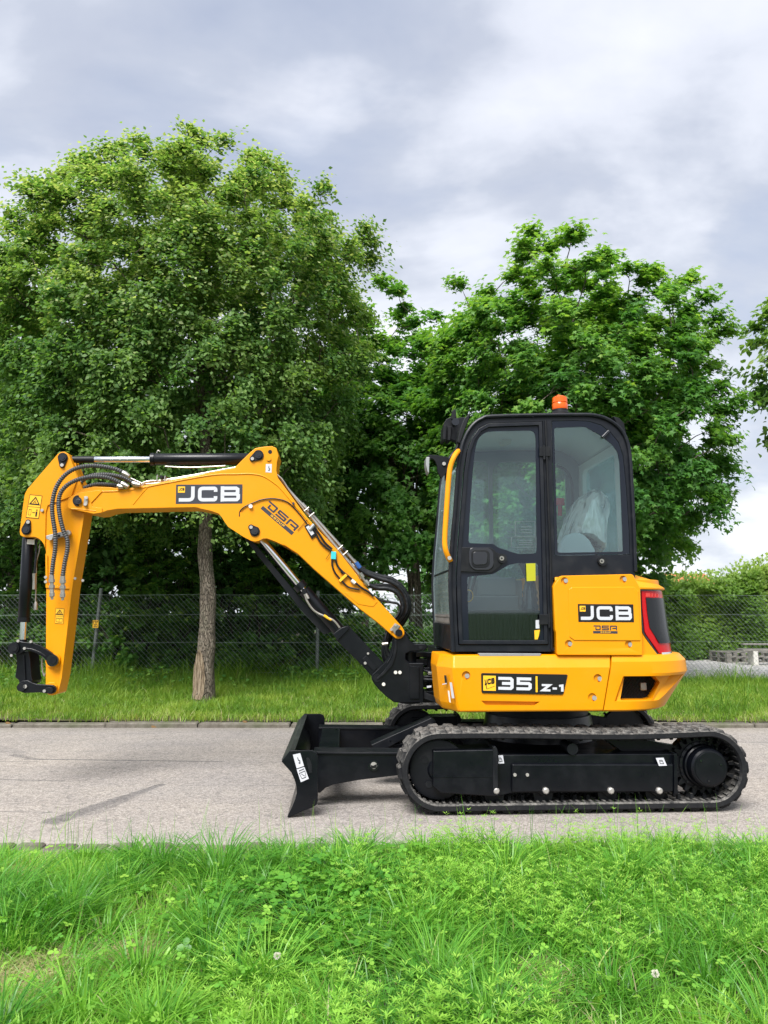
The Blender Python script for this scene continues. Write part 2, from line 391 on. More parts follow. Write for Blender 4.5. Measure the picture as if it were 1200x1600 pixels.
# head plate (proud), flanges and ribs on the near face
MB().px([(90.5, 710), (96, 706.4), (102, 706), (107.5, 709.5), (111.5, 719), (122, 748), (112, 776), (104.5, 779), (75.5, 790), (72.5, 800), (71.4, 858), (69.5, 851), (65.6, 845.5), (61, 841.5), (55, 839.2), (36.5, 838.6), (32.5, 836.5), (31.5, 831), (37, 788), (39.6, 772), (44, 764)],
        DY0, DY0 - .010).obj('head_plate', M['yellow'], dipper, .003)
MB().px([(128.5, 802), (133, 801), (113, 921), (104, 1000), (97, 1060), (92, 1080), (92.5, 1070), (99, 1000), (108.5, 921)], DY0, DY0 - .008).obj('flange', M['yellow'], dipper, .002)
MB().px([(71.6, 865), (75, 868), (75.3, 915), (110, 917.5), (110, 920.5), (72, 918.5)], DY0, DY0 - .010).obj('cross_rib', M['yellow'], dipper, .002)
MB().px([(71, 1070), (77, 1066), (86, 1066), (90, 1071), (90.5, 1084), (83, 1086.5), (76, 1085), (71.5, 1080)], DY0, DY0 - .016).obj('pivot_boss', M['yellow'], dipper, .004)
MB().disc(84, 1031.5, DY0, DY0 - .02, 11, 28, .15).obj('pivot_boss', M['yellow'], dipper)
MB().px([(111, 724), (118, 723), (129, 764), (126, 765), (120, 748)], DY0 + .05, DY0 + .12).obj('guard_plate', M['yellow'], dipper, .002)
for u, v, r in ((66.5, 797.5, 2.4), (118, 904, 2), (130, 907, 2), (72, 902, 2.3), (72, 909, 2.3)): bolt(dipper, u, v, DY0 - (.010 if v < 850 else .002), r)
pin(dipper, 98.5, 715.5, DY0 - .010, -1, 11.5, 7)
pin(dipper, 41.5, 828, DY0 - .010, 3, -12, 6.8)
# warning stickers
def sticker(parent, c, y, tri_h=.45):
    """yellow safety sticker, corners tl, tr, br, bl in pixels"""
    tl, tr, br, bl = [U(*p, y) for p in c]
    fn = lambda a, b: bl + (br - bl) * a + (tl - bl) * b + (tr - tl - br + bl) * a * b
    MB().add([fn(0, 0), fn(1, 0), fn(1, 1), fn(0, 1)], [(0, 1, 2, 3)]).obj('warning_sticker', M['decal_yellow'], parent, smooth=False)
    off = Vector((0, -.0012, 0)); mb = MB(); g = lambda a, b: fn(a, b) + off
    ribbon(mb, [(.02, .01), (.98, .01)], .02, g); ribbon(mb, [(.02, .99), (.98, .99)], .02, g); ribbon(mb, [(.02, 0), (.02, 1)], .03, g); ribbon(mb, [(.98, 0), (.98, 1)], .03, g); ribbon(mb, [(.02, .48), (.98, .48)], .015, g)
    for P in ([(.5, .90), (.14, .60), (.86, .60), (.5, .90)],): ribbon(mb, P, .06, g)
    ribbon(mb, [(.38, .66), (.5, .72), (.62, .65)], .035, g); ribbon(mb, [(.5, .80), (.5, .70)], .04, g)
    return mb, g
mb, g = sticker(dipper, [(46.5, 772.5), (66.3, 774.5), (60.5, 810.5), (40, 808.5)], DY0 - .0115)
ribbon(mb, [(.16, .12), (.16, .36), (.34, .36), (.34, .12), (.16, .12)], .02, g); ribbon(mb, [(.44, .24), (.66, .24)], .03, g)
ribbon(mb, [(.76, .08), (.76, .30)], .12, g); ribbon(mb, [(.76, .33), (.76, .39)], .09, g); mb.obj('warning_symbol', M['decal_black'], dipper, smooth=False)
mb, g = sticker(dipper, [(87, 950), (100.5, 951), (99, 975), (85.5, 974)], DY0 - .0015)
ribbon(mb, [(.15, .12), (.15, .36), (.5, .32), (.85, .36), (.85, .12), (.5, .10), (.15, .12)], .03, g); ribbon(mb, [(.5, .1), (.5, .32)], .03, g); mb.obj('warning_symbol', M['decal_black'], dipper, smooth=False)

# ---------------------------------------------------------------- boom
B0, B1 = BY - .03, BY + .20
BO = [(105, 786), (107, 779), (113, 775), (126, 764), (147, 760), (172, 761), (194, 764), (225, 758.5), (257, 752), (310, 742), (352, 733.5), (366, 731), (378, 719), (391, 706.5), (399, 700), (412, 697.7), (425, 696.8), (432, 700), (435.5, 712),
      (433, 722), (432, 735), (434, 746), (456, 776), (478, 806), (505, 836), (530, 862.5), (556, 896), (581, 927.5), (592, 939), (611, 960), (628, 979)]
BO += [(622.5 + 9.8 * math.cos(R(a)), 988.7 - 9.8 * math.sin(R(a))) for a in (30, 10, -15, -40, -65, -90, -115, -140)]
BO += [(590, 973), (560, 950), (538, 931), (517.5, 913), (490, 889), (466, 866), (446, 853), (430, 845.5), (417.5, 840.8), (411, 841), (405, 844.5), (399, 845.8), (392, 844.2), (380, 838), (357, 823), (350.5, 814), (347, 808), (342, 802), (331, 798), (305, 793),
       (184, 795.5), (168, 798), (157.5, 802), (147, 803), (130, 799.5), (109, 795), (105.5, 791)]
boom = MB().px(BO, B0, B1).obj('boom', M['yellow'], ex, .006, label='yellow cranked boom carrying the large lettering')
# underside fillets and the cast pieces that stand a little proud of the plates
MB().px([(105, 786), (107, 779), (113, 775), (126, 770), (154, 766), (160, 768), (143, 786), (145, 792), (160, 794), (160, 801), (147, 803), (130, 799.5), (109, 795), (105.5, 791)], B0, B0 - .008).obj('nose_casting', M['yellow'], boom, .003)
MB().px([(310, 794), (331, 795.2), (362, 796), (378, 801), (392, 811), (414, 829), (436, 846), (462, 866), (446, 853.5), (430, 846), (417.5, 841.3), (411, 841.5), (405, 845), (399, 846.3), (392, 844.7), (380, 838.5), (357, 823.5), (350.5, 814.5), (347, 808.5), (342, 802.5), (331, 798.5)],
        B0, B0 - .010).obj('knee_casting', M['yellow'], boom, .004)
def bead(pts, r=1.1, name='weld_bead', parent=None, y=B0):
    mb = MB(); mb.tube(smooth_path([U(u, v, y) for u, v in pts], 5), r / PX(y), 6); return mb.obj(name, M['yellow'], parent or boom)
bead([(160, 768), (200, 766), (256, 755.5), (330, 742.5), (368, 741), (392, 740.5), (411, 744), (426, 753), (440, 765), (470, 801), (500, 836)], 1.3)
bead([(231, 761), (222, 771), (208, 788)], .9)
bead([(112, 795), (128, 796), (150, 798.5)], .8, y=B0 - .008)
MB().px([(556, 926), (578, 934), (590, 940), (583, 948), (560, 944), (538, 926)], B0, B0 - .004).obj('stiffener', M['yellow'], boom, .003)
pin(boom, 122.5, 782.5, B0 - .008, .5, 0, 7.6)
MB().px([(132, 776), (138, 776), (137.5, 790), (131, 790.5)], B0 - .008, B0 - .020).obj('lock_plate', M['zinc'], boom, .003)
bolt(boom, 135.5, 778, B0 - .020, 2.6); bolt(boom, 134, 788, B0 - .020, 2.6)
pin(boom, 404, 711.5, B0, -9.5, 5.5, 7.2); pin(boom, 398, 830, B0 - .010, -5.5, -6, 7.2)
MB().disc(422, 706, B0, B0 - .002, 3.2, 12, .1).obj('lifting_hole', M['decal_black'], boom); MB().disc(420, 717, B0, B0 - .010, 3.6, 16, .3).obj('plug', M['yellow'], boom)
MB().px([(415.5, 725), (424.8, 725), (424.3, 738.5), (415, 738)], B0, B0 - .0012).obj('lifting_label', M['white'], boom, smooth=False)
mb = MB(); g = frame_fn((415, 738), (424.3, 738.5), (415.5, 725), B0 - .0022); ribbon(mb, [(.5, .78), (.5, .55), (.68, .42), (.6, .25), (.42, .28)], .10, g); mb.obj('hook_symbol', M['decal_black'], boom, smooth=False)
MB().px([(611, 982), (617, 973.5), (625.5, 978), (622, 983), (617.5, 992)], B0, B0 - .008).obj('pin_plate', M['zinc'], boom, .002)
MB().disc(623, 988.7, B0, B0 - .022, 5.6, 24, .2).obj('foot_pin', M['blackflat'], boom); bolt(boom, 618, 976.5, B0 - .008, 2.2); bolt(boom, 611.5, 983.5, B0 - .008, 2.2)

def logo(parent, c, y, name='company_decal', text_m='white', back='decal_dark'):
    """dark plate with the yellow corner badge and three wide white letters; c = bl, br, tl pixels"""
    fn = frame_fn(c[0], c[1], c[2], y); off = Vector((0, -.0012, 0)); off2 = Vector((0, -.002, 0))
    p = MB().add([fn(0, 0), fn(1, 0), fn(1, 1), fn(0, 1)], [(0, 1, 2, 3)]).obj(name, M[back], parent, smooth=False)
    MB().add([fn(.03, .58) + off, fn(.135, .58) + off, fn(.135, .90) + off, fn(.03, .90) + off], [(0, 1, 2, 3)]).obj('badge', M['decal_yellow'], parent, smooth=False)
    mb = MB(); h = .80
    text(mb, 'JCB', lambda a, b: fn(.045 + (a + (.16 * (b) if False else 0)) * .2405, .10 + b * h) + off, .225, .17)
    mb.obj('lettering', M[text_m], parent, smooth=False)
    mb = MB(); text(mb, 'JCB', lambda a, b: fn(.045 + a * .020, .68 + b * .13 + a * .004) + off2, .28, .22); mb.obj('badge_lettering', M['decal_black'], parent, smooth=False)
logo(boom, ((274.5, 787.3), (378.6, 786.7), (275.2, 757.2)), B0 - .0012)
def dealer(parent, p0, p1, p3, y):
    """bl, br, tl: stylised three letters over a bar with the word GROUP"""
    fn = frame_fn(p0, p1, p3, y); mb = MB(); off = Vector((0, -.001, 0))
    text(mb, 'DSA', lambda a, b: fn(.02 + a * .195, .40 + b * .58), .24, .22)
    mb.add([fn(0, 0), fn(1, 0), fn(1, .30), fn(0, .30)], [(0, 1, 2, 3)])
    mb.obj('dealer_decal', M['decal_dark'], parent, smooth=False)
    mb = MB(); text(mb, 'GROUP', lambda a, b: fn(.30 + a * .063, .07 + b * .17) + off, .2, .42); mb.obj('dealer_lettering', M['decal_yellow'], parent, smooth=False)
dealer(boom, (407, 794.5), (455.5, 836), (420.5, 781), B0 - .0012)
MB().px([(475.5, 822), (482.5, 818.5), (494.5, 836.5), (487, 842.5)], B0, B0 - .012).obj('sensor_box', M['plastic'], boom, .003)
MB().px([(478, 823.5), (482.5, 821), (491, 833.5), (486.5, 837)], B0 - .012, B0 - .014).obj('sensor_label', M['white'], boom, smooth=False)
MB().cyl(U(484, 828, B0 - .01), U(491, 820, B0 - .01), .016, 14).obj('cable_gland', M['dullsteel'], boom)

# pipes along the top of the boom, with their clamps
TY = [B0 + .035, B0 + .075, B0 + .14, B0 + .18]
Z = lambda u, v, y, dz=0: U(u, v, B0) * 1 + Vector((0, y - B0, dz))
for k, y in enumerate(TY):
    e = k * .6
    P = [(197, 767.5 - e), (210, 766.5), (222, 753 - e), (236, 750 - e), (247, 749.6), (300, 741), (366, 729 - e), (392, 726.5 - e), (433, 741), (452, 766), (478, 800)] if k < 2 else \
        [(196, 742 + 6 * (k - 2)), (214, 750), (226, 751), (247, 748.6), (300, 740.5), (366, 728.2), (392, 726), (433, 740), (452, 764), (478, 798)]
    MB().tube(smooth_path([Z(u, v, y) for u, v in P], 4), .0058, 8).obj('hydraulic_pipe', M['zinc'], boom)
for k, (y, a, b) in enumerate(((B0 + .045, (480, 800), (571, 909)), (B0 + .10, (476, 790), (556, 879)), (B0 + .15, (470, 782), (552, 873)))):
    MB().tube([Z(*a, y), Z(*b, y)], .0125, 12).obj('boom_pipe', M['zinc'], boom)
    MB().tube([Z(*b, y), Z(b[0] + 5, b[1] + 6.5, y)], .017, 8).obj('pipe_union', M['zinc'], boom)
MB().tube(smooth_path([Z(434, 742, B0 + .10), Z(452, 765, B0 + .10), Z(476, 791, B0 + .10)], 4), .011, 10).obj('boom_pipe', M['zinc'], boom)
for u, v in ((250, 749), (481, 801), (534, 861)):
    a = U(u, v, B0); q = PX(B0)
    d = Vector((1, 0, -.1)) if u < 300 else Vector((.68, 0, -.74)); nn = Vector((-d.z, 0, d.x))
    for s in (-1, 1):
        c = a + d * (s * 6 / q); mb = MB(); mb.tube([c + nn * -.012 + Vector((0, .02, 0)), c + nn * .032 + Vector((0, .02, 0)), c + nn * .032 + Vector((0, .20, 0)), c + nn * -.012 + Vector((0, .20, 0))], .0045, 6)
        mb.obj('pipe_clamp', M['zinc'], boom)
    mb = MB(); c0 = a + nn * .022
    mb.tube([c0 + Vector((0, .015, 0)) , c0 + Vector((0, .21, 0))], .014, 6); mb.obj('clamp_block', M['plastic'], boom, .002)
# thin cables on the near side
def cable(P, y, r, m='hose', name='cable', parent=None, n=8):
    return MB().tube(smooth_path([U(u, v, y) for u, v in P], 7), r, n).obj(name, M[m], parent or boom)
cable([(374, 807), (375, 799), (382, 792), (395, 786), (410, 780.5), (428, 779), (446, 783), (458, 792), (472, 808), (482, 822)], B0 - .008, .0045)
MB().disc(374.3, 807.5, B0, B0 - .006, 3.8, 16, .2).obj('grommet', M['gloss'], boom)
bolt(boom, 392, 791.5, B0, 3.2, 'cable_clip', 'white_part', .02); bolt(boom, 458.5, 787, B0, 2, 'cable_clip', 'decal_dark', .02)
cable([(489, 824), (494, 835), (500, 846), (509, 855), (518, 861)], B0 - .012, .0075)
cable([(492, 824), (500, 836), (508, 848), (519, 858)], B0 - .016, .0075)
cable([(519, 873), (519, 883), (523, 894), (530, 903), (538, 912), (546, 918), (562, 921)], B0 - .014, .0065)
cable([(524, 872), (527, 883), (534, 892), (545, 901), (556, 911), (566, 919), (576, 925), (584, 932)], B0 - .016, .0075)
MB().px([(517.5, 862), (525.5, 862.5), (525, 874.5), (517, 874)], B0, B0 - .026).obj('connector_cap', M['teal'], boom, .003)
mb = MB(); mb.px([(529, 907), (532, 910), (543, 899.5), (540, 896.5)], B0, B0 - .024); mb.obj('cable_bracket', M['decal_yellow'], boom, .002)
MB().tube([U(549, 906.5, B0 - .016), U(555, 911.5, B0 - .016)], .013, 10).obj('connector', M['white_part'], boom)
MB().tube([U(533, 892, B0 - .016), U(537, 896, B0 - .016)], .011, 8).obj('connector', M['plastic'], boom)
MB().tube([U(509, 874, B0 - .01), U(517, 862, B0 - .014)], .002, 5).obj('cable_tie', M['decal_black'], boom)
MB().tube([U(465, 829, B0 - .006), U(480, 812, B0 - .008)], .002, 5).obj('cable_tie', M['decal_black'], boom)

# ribbed hoses from the boom pipes down the near face of the dipper
def ribbed(pts, r=.0165, name='ribbed_hose', pitch=.0165):
    P = smooth_path(pts, 12); L_ = [0]
    for i in range(1, len(P)): L_.append(L_[-1] + (P[i] - P[i - 1]).length)
    n = int(L_[-1] / pitch * 4); out = []; j = 0
    for i in range(n + 1):
        s = L_[-1] * i / n
        while j < len(L_) - 2 and L_[j + 1] < s: j += 1
        t = (s - L_[j]) / max(1e-6, L_[j + 1] - L_[j]); out.append(P[j].lerp(P[j + 1], t))
    rr = [r * (1.04, .98, .72, .98)[i % 4] for i in range(n + 1)]
    return MB().tube(out, rr, 9).obj(name, M['spiral'], ex, ang=80)
HY = DY0 - .04
def hp(z): return [(0 + a / 3.81, 680 + b / 3.81) for a, b in z]
for pts, ys in (
    ([(742, 228), (680, 200), (560, 182), (460, 195), (390, 235), (340, 300), (315, 380), (311, 460), (325, 560), (330, 605), (328, 680), (316, 760), (308, 835)], (-.05, -.09)),
    ([(735, 292), (650, 255), (560, 246), (470, 262), (400, 297), (358, 350), (349, 420), (360, 500), (380, 575), (400, 620), (401, 680), (385, 760), (373, 840)], (-.04, -.09)),
    ([(800, 290), (740, 255), (680, 240), (620, 234), (550, 240), (500, 262), (480, 285)], (.03, .06)),
    ([(712, 306), (660, 297), (600, 292), (550, 298), (500, 315)], (.0, .05))):
    q = hp(pts); n = len(q); ribbed([U(u, v, BY + ys[0] + (ys[1] - ys[0]) * min(1, i / (n * .45))) for i, (u, v) in enumerate(q)])
for a, b in (((742, 228), (770, 245)), ((735, 292), (765, 308)), ((800, 290), (835, 297)), ((712, 306), (735, 308))):
    (u0, v0), (u1, v1) = hp([a, b]); y = BY - .05
    MB().tube([U(u0 - 3, v0 - 1.5, y), U(u0, v0, y), U(u1, v1, y)], [.018, .021, .014], 10).obj('hose_fitting', M['zinc'], ex)
for u, v, du in ((80.8, 899, .6), (98, 900, -.3)):
    y = BY - .09; mb = MB()
    prof = [(0, .018), (6, .018), (6.3, .022), (11, .022), (11.5, .014), (15, .014), (15.2, .021), (20, .021), (20.5, .014), (27, .016), (27.5, .019), (33, .019), (34, .011), (38, .010)]
    mb.tube([U(u + du * k / 38, v + k, y) for k, _ in prof], [r_ for _, r_ in prof], 8); mb.obj('hose_fitting', M['zinc'], ex, ang=30)
mb = MB(); mb.px([(75.5, 838), (110.5, 829), (112.5, 834), (111, 837), (79, 844.5), (76, 843)], DY0 - .010, DY0 - .060); cl = mb.obj('hose_clamp', M['dullsteel'], ex, .005)
bolt(cl, 79.5, 841, DY0 - .060, 3.2, m='bolt'); bolt(cl, 107.5, 833, DY0 - .060, 3.2)
MB().disc(92, 837.2, DY0 - .060, DY0 - .062, 2, 10).obj('hole', M['decal_black'], cl)

# ---------------------------------------------------------------- hydraulic cylinders
def cylpx(p, q, y, rpx, m, parent, name, n=24, segs=None):
    a, b = U(*p, y), U(*q, y); r = rpx / PX(y)
    return MB().tube([a, a.lerp(b, .012), b.lerp(a, .012), b], [r * .88, r, r, r * .88], n).obj(name, M[m], parent)
AY = BY + .095
armc = cylpx((237, 717.8), (392, 717.5), AY, 9.6, 'black', ex, 'dipper_cylinder', 28); armc['label'] = 'black hydraulic cylinder with bright rod lying on top of the boom'
cylpx((146, 718), (238, 717.9), AY, 4.9, 'chrome', armc, 'piston_rod'); cylpx((112, 718.2), (148, 718), AY, 5.6, 'blackflat', armc, 'rod_eye', 16)
cylpx((236, 717.9), (242, 717.9), AY, 10.4, 'black', armc, 'gland', 24)
MB().tube(smooth_path([U(245, 708, AY), U(247, 704, AY), U(250, 706, AY)], 4), .005, 6).obj('port', M['zinc'], armc)
MB().tube(smooth_path([U(258, 729, AY - .03), U(300, 730.5, AY - .03), U(352, 728, AY - .03)], 5), .006, 8).obj('cylinder_pipe', M['zinc'], armc)
MB().tube(smooth_path([U(130, 712, AY), U(131, 740, AY)], 4), .004, 6).obj('cable_tie', M['blackflat'], armc)
KY = DY0 + .09
bc = cylpx((44.5, 840), (37.2, 971), KY, 8.6, 'black', ex, 'bucket_cylinder', 28); bc['label'] = 'black upright cylinder beside the dipper arm'
cylpx((37.2, 970), (35.5, 1003), KY, 4.9, 'chrome', bc, 'piston_rod'); cylpx((41.5, 826), (44.2, 842), KY, 7, 'blackflat', bc, 'cylinder_eye', 16)
cylpx((35.6, 999), (35.0, 1007), KY, 6.4, 'blackflat', bc, 'rod_eye', 16)
cylpx((37.6, 965), (37.2, 972), KY, 9.3, 'black', bc, 'gland', 24)
MB().px([(42.5, 843), (54, 843), (53.8, 851), (42.2, 850)], KY - .041, KY - .042).obj('cylinder_label', M['white_part'], bc, smooth=False)
MB().tube(smooth_path([U(57, 842, KY - .02), U(56.5, 860, KY - .02), U(55, 884, KY - .02), U(53.5, 900, KY - .02)], 4), .0085, 8).obj('cylinder_hose', M['hose'], bc)
MB().tube([U(53.8, 896, KY - .02), U(53.4, 906, KY - .02), U(53, 921, KY - .02)], [.016, .011, .012], 8).obj('hose_fitting', M['zinc'], bc)
MB().tube(smooth_path([U(62, 850, KY), U(61, 862, KY), U(57, 878, KY), U(56.5, 900, KY), U(55.5, 940, KY), U(55.5, 950, KY)], 4), [.005] * 21, 8).obj('hose_fitting', M['zinc'], bc)
MB().tube([U(56, 940, KY), U(55.8, 944, KY), U(55.5, 953, KY)], [.008, .014, .014], 8).obj('hose_fitting', M['zinc'], bc)

# ---------------------------------------------------------------- bucket linkage
LY = DY0 - .035
lk = MB().px([(21, 1004), (26, 1001.5), (34, 1003), (52, 1004.5), (64, 1009), (76, 1017), (84, 1022.5), (90, 1027), (91.5, 1032), (89, 1038), (83, 1041.5), (77, 1040), (73, 1034), (68, 1027.5), (55, 1020), (45, 1016.5), (38, 1017), (33, 1021), (26, 1022.5), (20, 1020), (17, 1013)], LY, LY + .03).obj('tipping_link', M['black'], ex, .004)
MB().px([(21, 1004), (26, 1001.5), (34, 1003), (52, 1004.5), (64, 1009), (76, 1017), (84, 1022.5), (90, 1027), (91.5, 1032), (89, 1038), (83, 1041.5), (77, 1040), (73, 1034), (68, 1027.5), (55, 1020), (45, 1016.5), (38, 1017), (33, 1021), (26, 1022.5), (20, 1020), (17, 1013)], DY1 + .005, DY1 + .035).obj('tipping_link', M['black'], ex, .004)
MB().disc(83, 1031.8, LY, LY - .016, 8.8, 28, .2).obj('link_pin', M['gloss'], lk); MB().disc(83, 1031.8, LY - .016, LY - .022, 5, 20, .2).obj('link_pin', M['blackflat'], lk)
MB().disc(22.5, 1012.5, LY, LY - .020, 8.2, 24, .2).obj('link_pin', M['blackflat'], lk); MB().disc(22.5, 1012.5, LY - .02, LY - .028, 4.6, 20, .2).obj('link_pin', M['plastic'], lk)
bead([(39, 1013), (50, 1014.2), (62, 1019), (71, 1025)], .6, 'casting_rib', lk, LY).data.materials[0] = M['black']
for u, v in ((29, 1001.5), (49, 1002.5), (39, 1013), (18.5, 1024)): bolt(lk, u, v, LY - .004, 2.1)
mb = MB(); mb.px([(24, 1020), (45, 1017), (47, 1030), (49, 1056), (51, 1064), (49, 1070), (30, 1072), (29, 1063), (23, 1058), (24.5, 1048), (26, 1036)], LY + .035, DY1 - .0); bl = mb.obj('bucket_link', M['black'], ex, .008)
MB().px([(36.5, 1024), (39, 1024), (41, 1062), (39, 1062)], LY + .035, LY + .022).obj('casting_rib', M['black'], bl, .003)
for y in (LY - .005, DY1 + .005):
    q = MB().px([(28, 1074), (29.5, 1067), (35, 1063.5), (43, 1063), (50, 1066.5), (58, 1069), (82, 1070.5), (86, 1073), (87, 1077), (85, 1082), (80, 1084.5), (62, 1082), (46, 1082.5), (38, 1083), (31, 1080.5)], y, y + .030).obj('quick_hitch_link', M['black'], ex, .005)
    if y < 0:
        MB().disc(34, 1073.5, y, y - .014, 6.2, 24, .2).obj('link_pin', M['blackflat'], q); bolt(q, 40, 1072.5, y - .002, 2.8)
        MB().px([(67, 1080), (72, 1075), (76, 1073.5), (82, 1074.5), (84.5, 1078), (82, 1082), (77, 1083.3), (70, 1083)], y, y - .012).obj('pin_keeper', M['plastic'], q, .003); bolt(q, 70, 1079.5, y - .012, 2.3)
MB().tube(smooth_path([U(65.5, 1028, DY0 + .03), U(66, 1045, DY0 + .03), U(69, 1056, DY0 + .03), U(71, 1052, DY0 + .03)], 5), .006, 8).obj('grease_pipe', M['zinc'], ex)

# ---------------------------------------------------------------- boom lift cylinder and its guard
CY = BY + .075
lc = cylpx((475, 922), (534, 990), CY, 9.6, 'black', ex, 'boom_cylinder', 28); lc['label'] = 'black lift cylinder with bright rod under the boom'
cylpx((400, 831), (478, 926), CY, 5.0, 'chrome', lc, 'piston_rod'); cylpx((466, 912), (473, 920), CY, 10.4, 'black', lc, 'gland', 28)
gb = MB(); gb.px([(524, 999), (544, 977), (606, 1043), (592, 1066), (580, 1056), (566, 1040)], BY - .005, BY + .165); gb.obj('cylinder_guard', M['black'], ex, .006)
MB().px([(520, 991), (533, 981), (541, 978), (546, 982), (528, 1001)], BY - .02, BY + .175).obj('guard_collar', M['black'], ex, .004)
mb = MB(); mb.px([(383, 843), (393, 843), (470, 935), (519, 987), (506, 992), (470, 953)], BY + .13, BY + .20); mb.obj('cylinder_shield', M['blackflat'], ex, .003)
mb = MB(); mb.px([(400, 843), (409, 843), (476, 924), (470, 928)], BY + .14, BY + .20); mb.obj('cylinder_shield', M['blackflat'], ex, .003)
MB().tube(smooth_path([U(477, 930, CY - .055), U(481, 941, CY - .06), U(492, 955, CY - .06), U(510, 964, CY - .06), U(522, 970, CY - .06), U(531, 981, CY - .06)], 5), .008, 10).obj('cylinder_pipe', M['zinc'], lc)
MB().tube([U(475.5, 925, CY - .05), U(481.5, 936, CY - .058)], .015, 8).obj('hose_fitting', M['zinc'], lc); MB().tube([U(477, 928, CY - .05), U(474.5, 920, CY - .05)], .018, 8).obj('hose_fitting', M['plastic'], lc)
MB().tube(smooth_path([U(506, 961.5, CY - .06), U(513, 966, CY - .06), U(518, 968.5, CY - .06)], 4), .0095, 8).obj('pipe_sleeve', M['decal_yellow'], lc)
bolt(ex, 570.5, 1036, BY - .006, 2.2); bolt(ex, 575, 1021, BY - .006, 1.8)

# ---------------------------------------------------------------- swing post and brackets
SY0, SY1 = B0 + .014, B1 - .014
SPO = [(612, 984), (622, 977), (634, 988), (640, 1000), (648, 1006), (665, 1006), (669, 1011), (663, 1017), (641, 1018), (634, 1022), (634, 1030), (640, 1036), (662, 1036), (662, 1098), (630, 1098.5), (616, 1097.5), (603, 1088), (592, 1077.5), (584, 1068), (580.5, 1061), (581.5, 1054), (590, 1046), (601, 1035), (608, 1024), (612.5, 1010), (614, 998)]
sp_ = MB().px(SPO, SY0, SY0 + .05).obj('swing_post', M['black'], ex, .006); MB().px(SPO, SY1 - .05, SY1).obj('swing_post', M['black'], ex, .006)
MB().px([(600, 1040), (634, 1022), (634, 1040), (655, 1045), (655, 1096), (620, 1094), (596, 1074)], SY0 + .045, SY1 - .045).obj('post_web', M['black'], sp_, .004)
mb = MB(); c = U(640, 1050, .04); mb.cyl((c.x, .04, U(648, 1018, .04).z), (c.x, .04, U(648, 1098, .04).z), .075, 24); mb.obj('swing_pin', M['blackflat'], ex)
for u, v in ((618, 1050.5), (624.7, 1050.5), (599.3, 1069)): bolt(sp_, u, v, SY0 - .002, 2.7, m='white_part')
MB().disc(589, 1059.5, SY0, SY0 - .005, 6, 24, .2).obj('link_pin', M['plastic'], sp_); MB().disc(657, 1011.5, SY0, SY0 - .006, 3, 14, .2).obj('link_pin', M['plastic'], sp_)
bd = bead([(605, 1036), (612, 1024), (615, 1010), (614, 996)], .9, 'casting_rib', sp_, SY0); bd.data.materials[0] = M['blackflat']
for v0, v1, u1 in ((1019, 1027, 690), (1030, 1040, 668), (1043, 1048, 672), (1064, 1074, 668), (1080, 1086, 690), (1090, 1098, 694)):
    MB().px([(645, v0), (u1, v0), (u1, v1), (645, v1)], -.02, .17).obj('mounting_bracket', M['black'], ex, .005)
MB().px([(666, 1020), (720, 1020), (720, 1104), (694, 1104), (676, 1092), (668, 1075)], .0, .19).obj('front_frame', M['black'], ex, .006)
MB().px([(655, 1078), (690, 1092), (694, 1100), (680, 1098), (652, 1088)], -.08, -.02).obj('mounting_bracket', M['blackflat'], ex, .004)
for P, r in (([(634, 1042), (650, 1044), (668, 1049), (684, 1052)], .009), ([(622, 1056), (640, 1058), (662, 1060), (684, 1066)], .009), ([(636, 1047), (656, 1056), (674, 1057), (686, 1057)], .008), ([(628, 1059), (650, 1061), (680, 1062)], .011)):
    cable(P, -.06, r, 'hose', 'swing_hose', ex)
MB().px([(668.5, 1050), (679, 1050), (680, 1054), (669, 1054.5)], -.075, -.055).obj('hose_clip', M['zinc'], ex, .002); MB().px([(667, 1072), (674, 1071), (674, 1074), (667, 1075)], -.09, -.08).obj('hose_clip', M['white'], ex)
rib = MB().px([(608, 1037), (613, 1026), (616, 1012), (616.5, 1000), (620, 1000), (620, 1014), (617.5, 1028), (613, 1040), (600, 1054), (590, 1062), (588, 1060), (598, 1050)], SY0, SY0 - .012).obj('casting_rib', M['blackflat'], sp_, .003)
MB().px([(640, 1040), (655, 1042), (655, 1092), (640, 1092)], SY0, SY0 - .010).obj('casting_rib', M['black'], sp_, .003)
MB().px([(566, 1030), (572, 1024), (590, 1043), (584, 1049)], BY - .005, BY - .012).obj('guard_stiffener', M['blackflat'], ex, .003)
# big hose bundle from the boom pipes into the swing post
for k, (P, y) in enumerate((([(560, 887), (572, 896), (592, 904), (612, 910), (628, 923), (636, 942), (634, 958), (624, 972), (612, 984), (604, 996), (601, 1012), (604, 1030), (612, 1040)], B0 + .10),
                            ([(556, 880), (570, 892), (592, 900), (614, 906), (631, 921), (639, 942), (637, 960), (627, 976), (615, 990), (606, 1004), (604, 1020), (612, 1038)], B0 + .15),
                            ([(576, 914), (590, 919), (606, 920), (620, 926), (628, 940), (628, 955), (618, 972), (608, 988), (603, 1004), (606, 1022), (616, 1036)], B0 + .05),
                            ([(580, 916), (596, 915), (611, 917), (624, 928), (631, 944), (629, 960), (618, 976), (606, 992), (600, 1008), (600, 1026), (606, 1040)], B0 + .19),
                            ([(584, 932), (596, 938), (610, 941), (622, 944), (624, 956), (616, 968), (606, 982), (602, 1000)], B0 + .02))):
    MB().tube(smooth_path([U(u, v, y) for u, v in P], 6), .0175 if k < 4 else .009, 12).obj('hydraulic_hose', M['hose'], ex)
MB().tube([U(556, 879, B0 + .10), U(562, 888, B0 + .10)], .019, 10).obj('hose_fitting', mat('blue_collar', (.02, .09, .3), .5), ex)
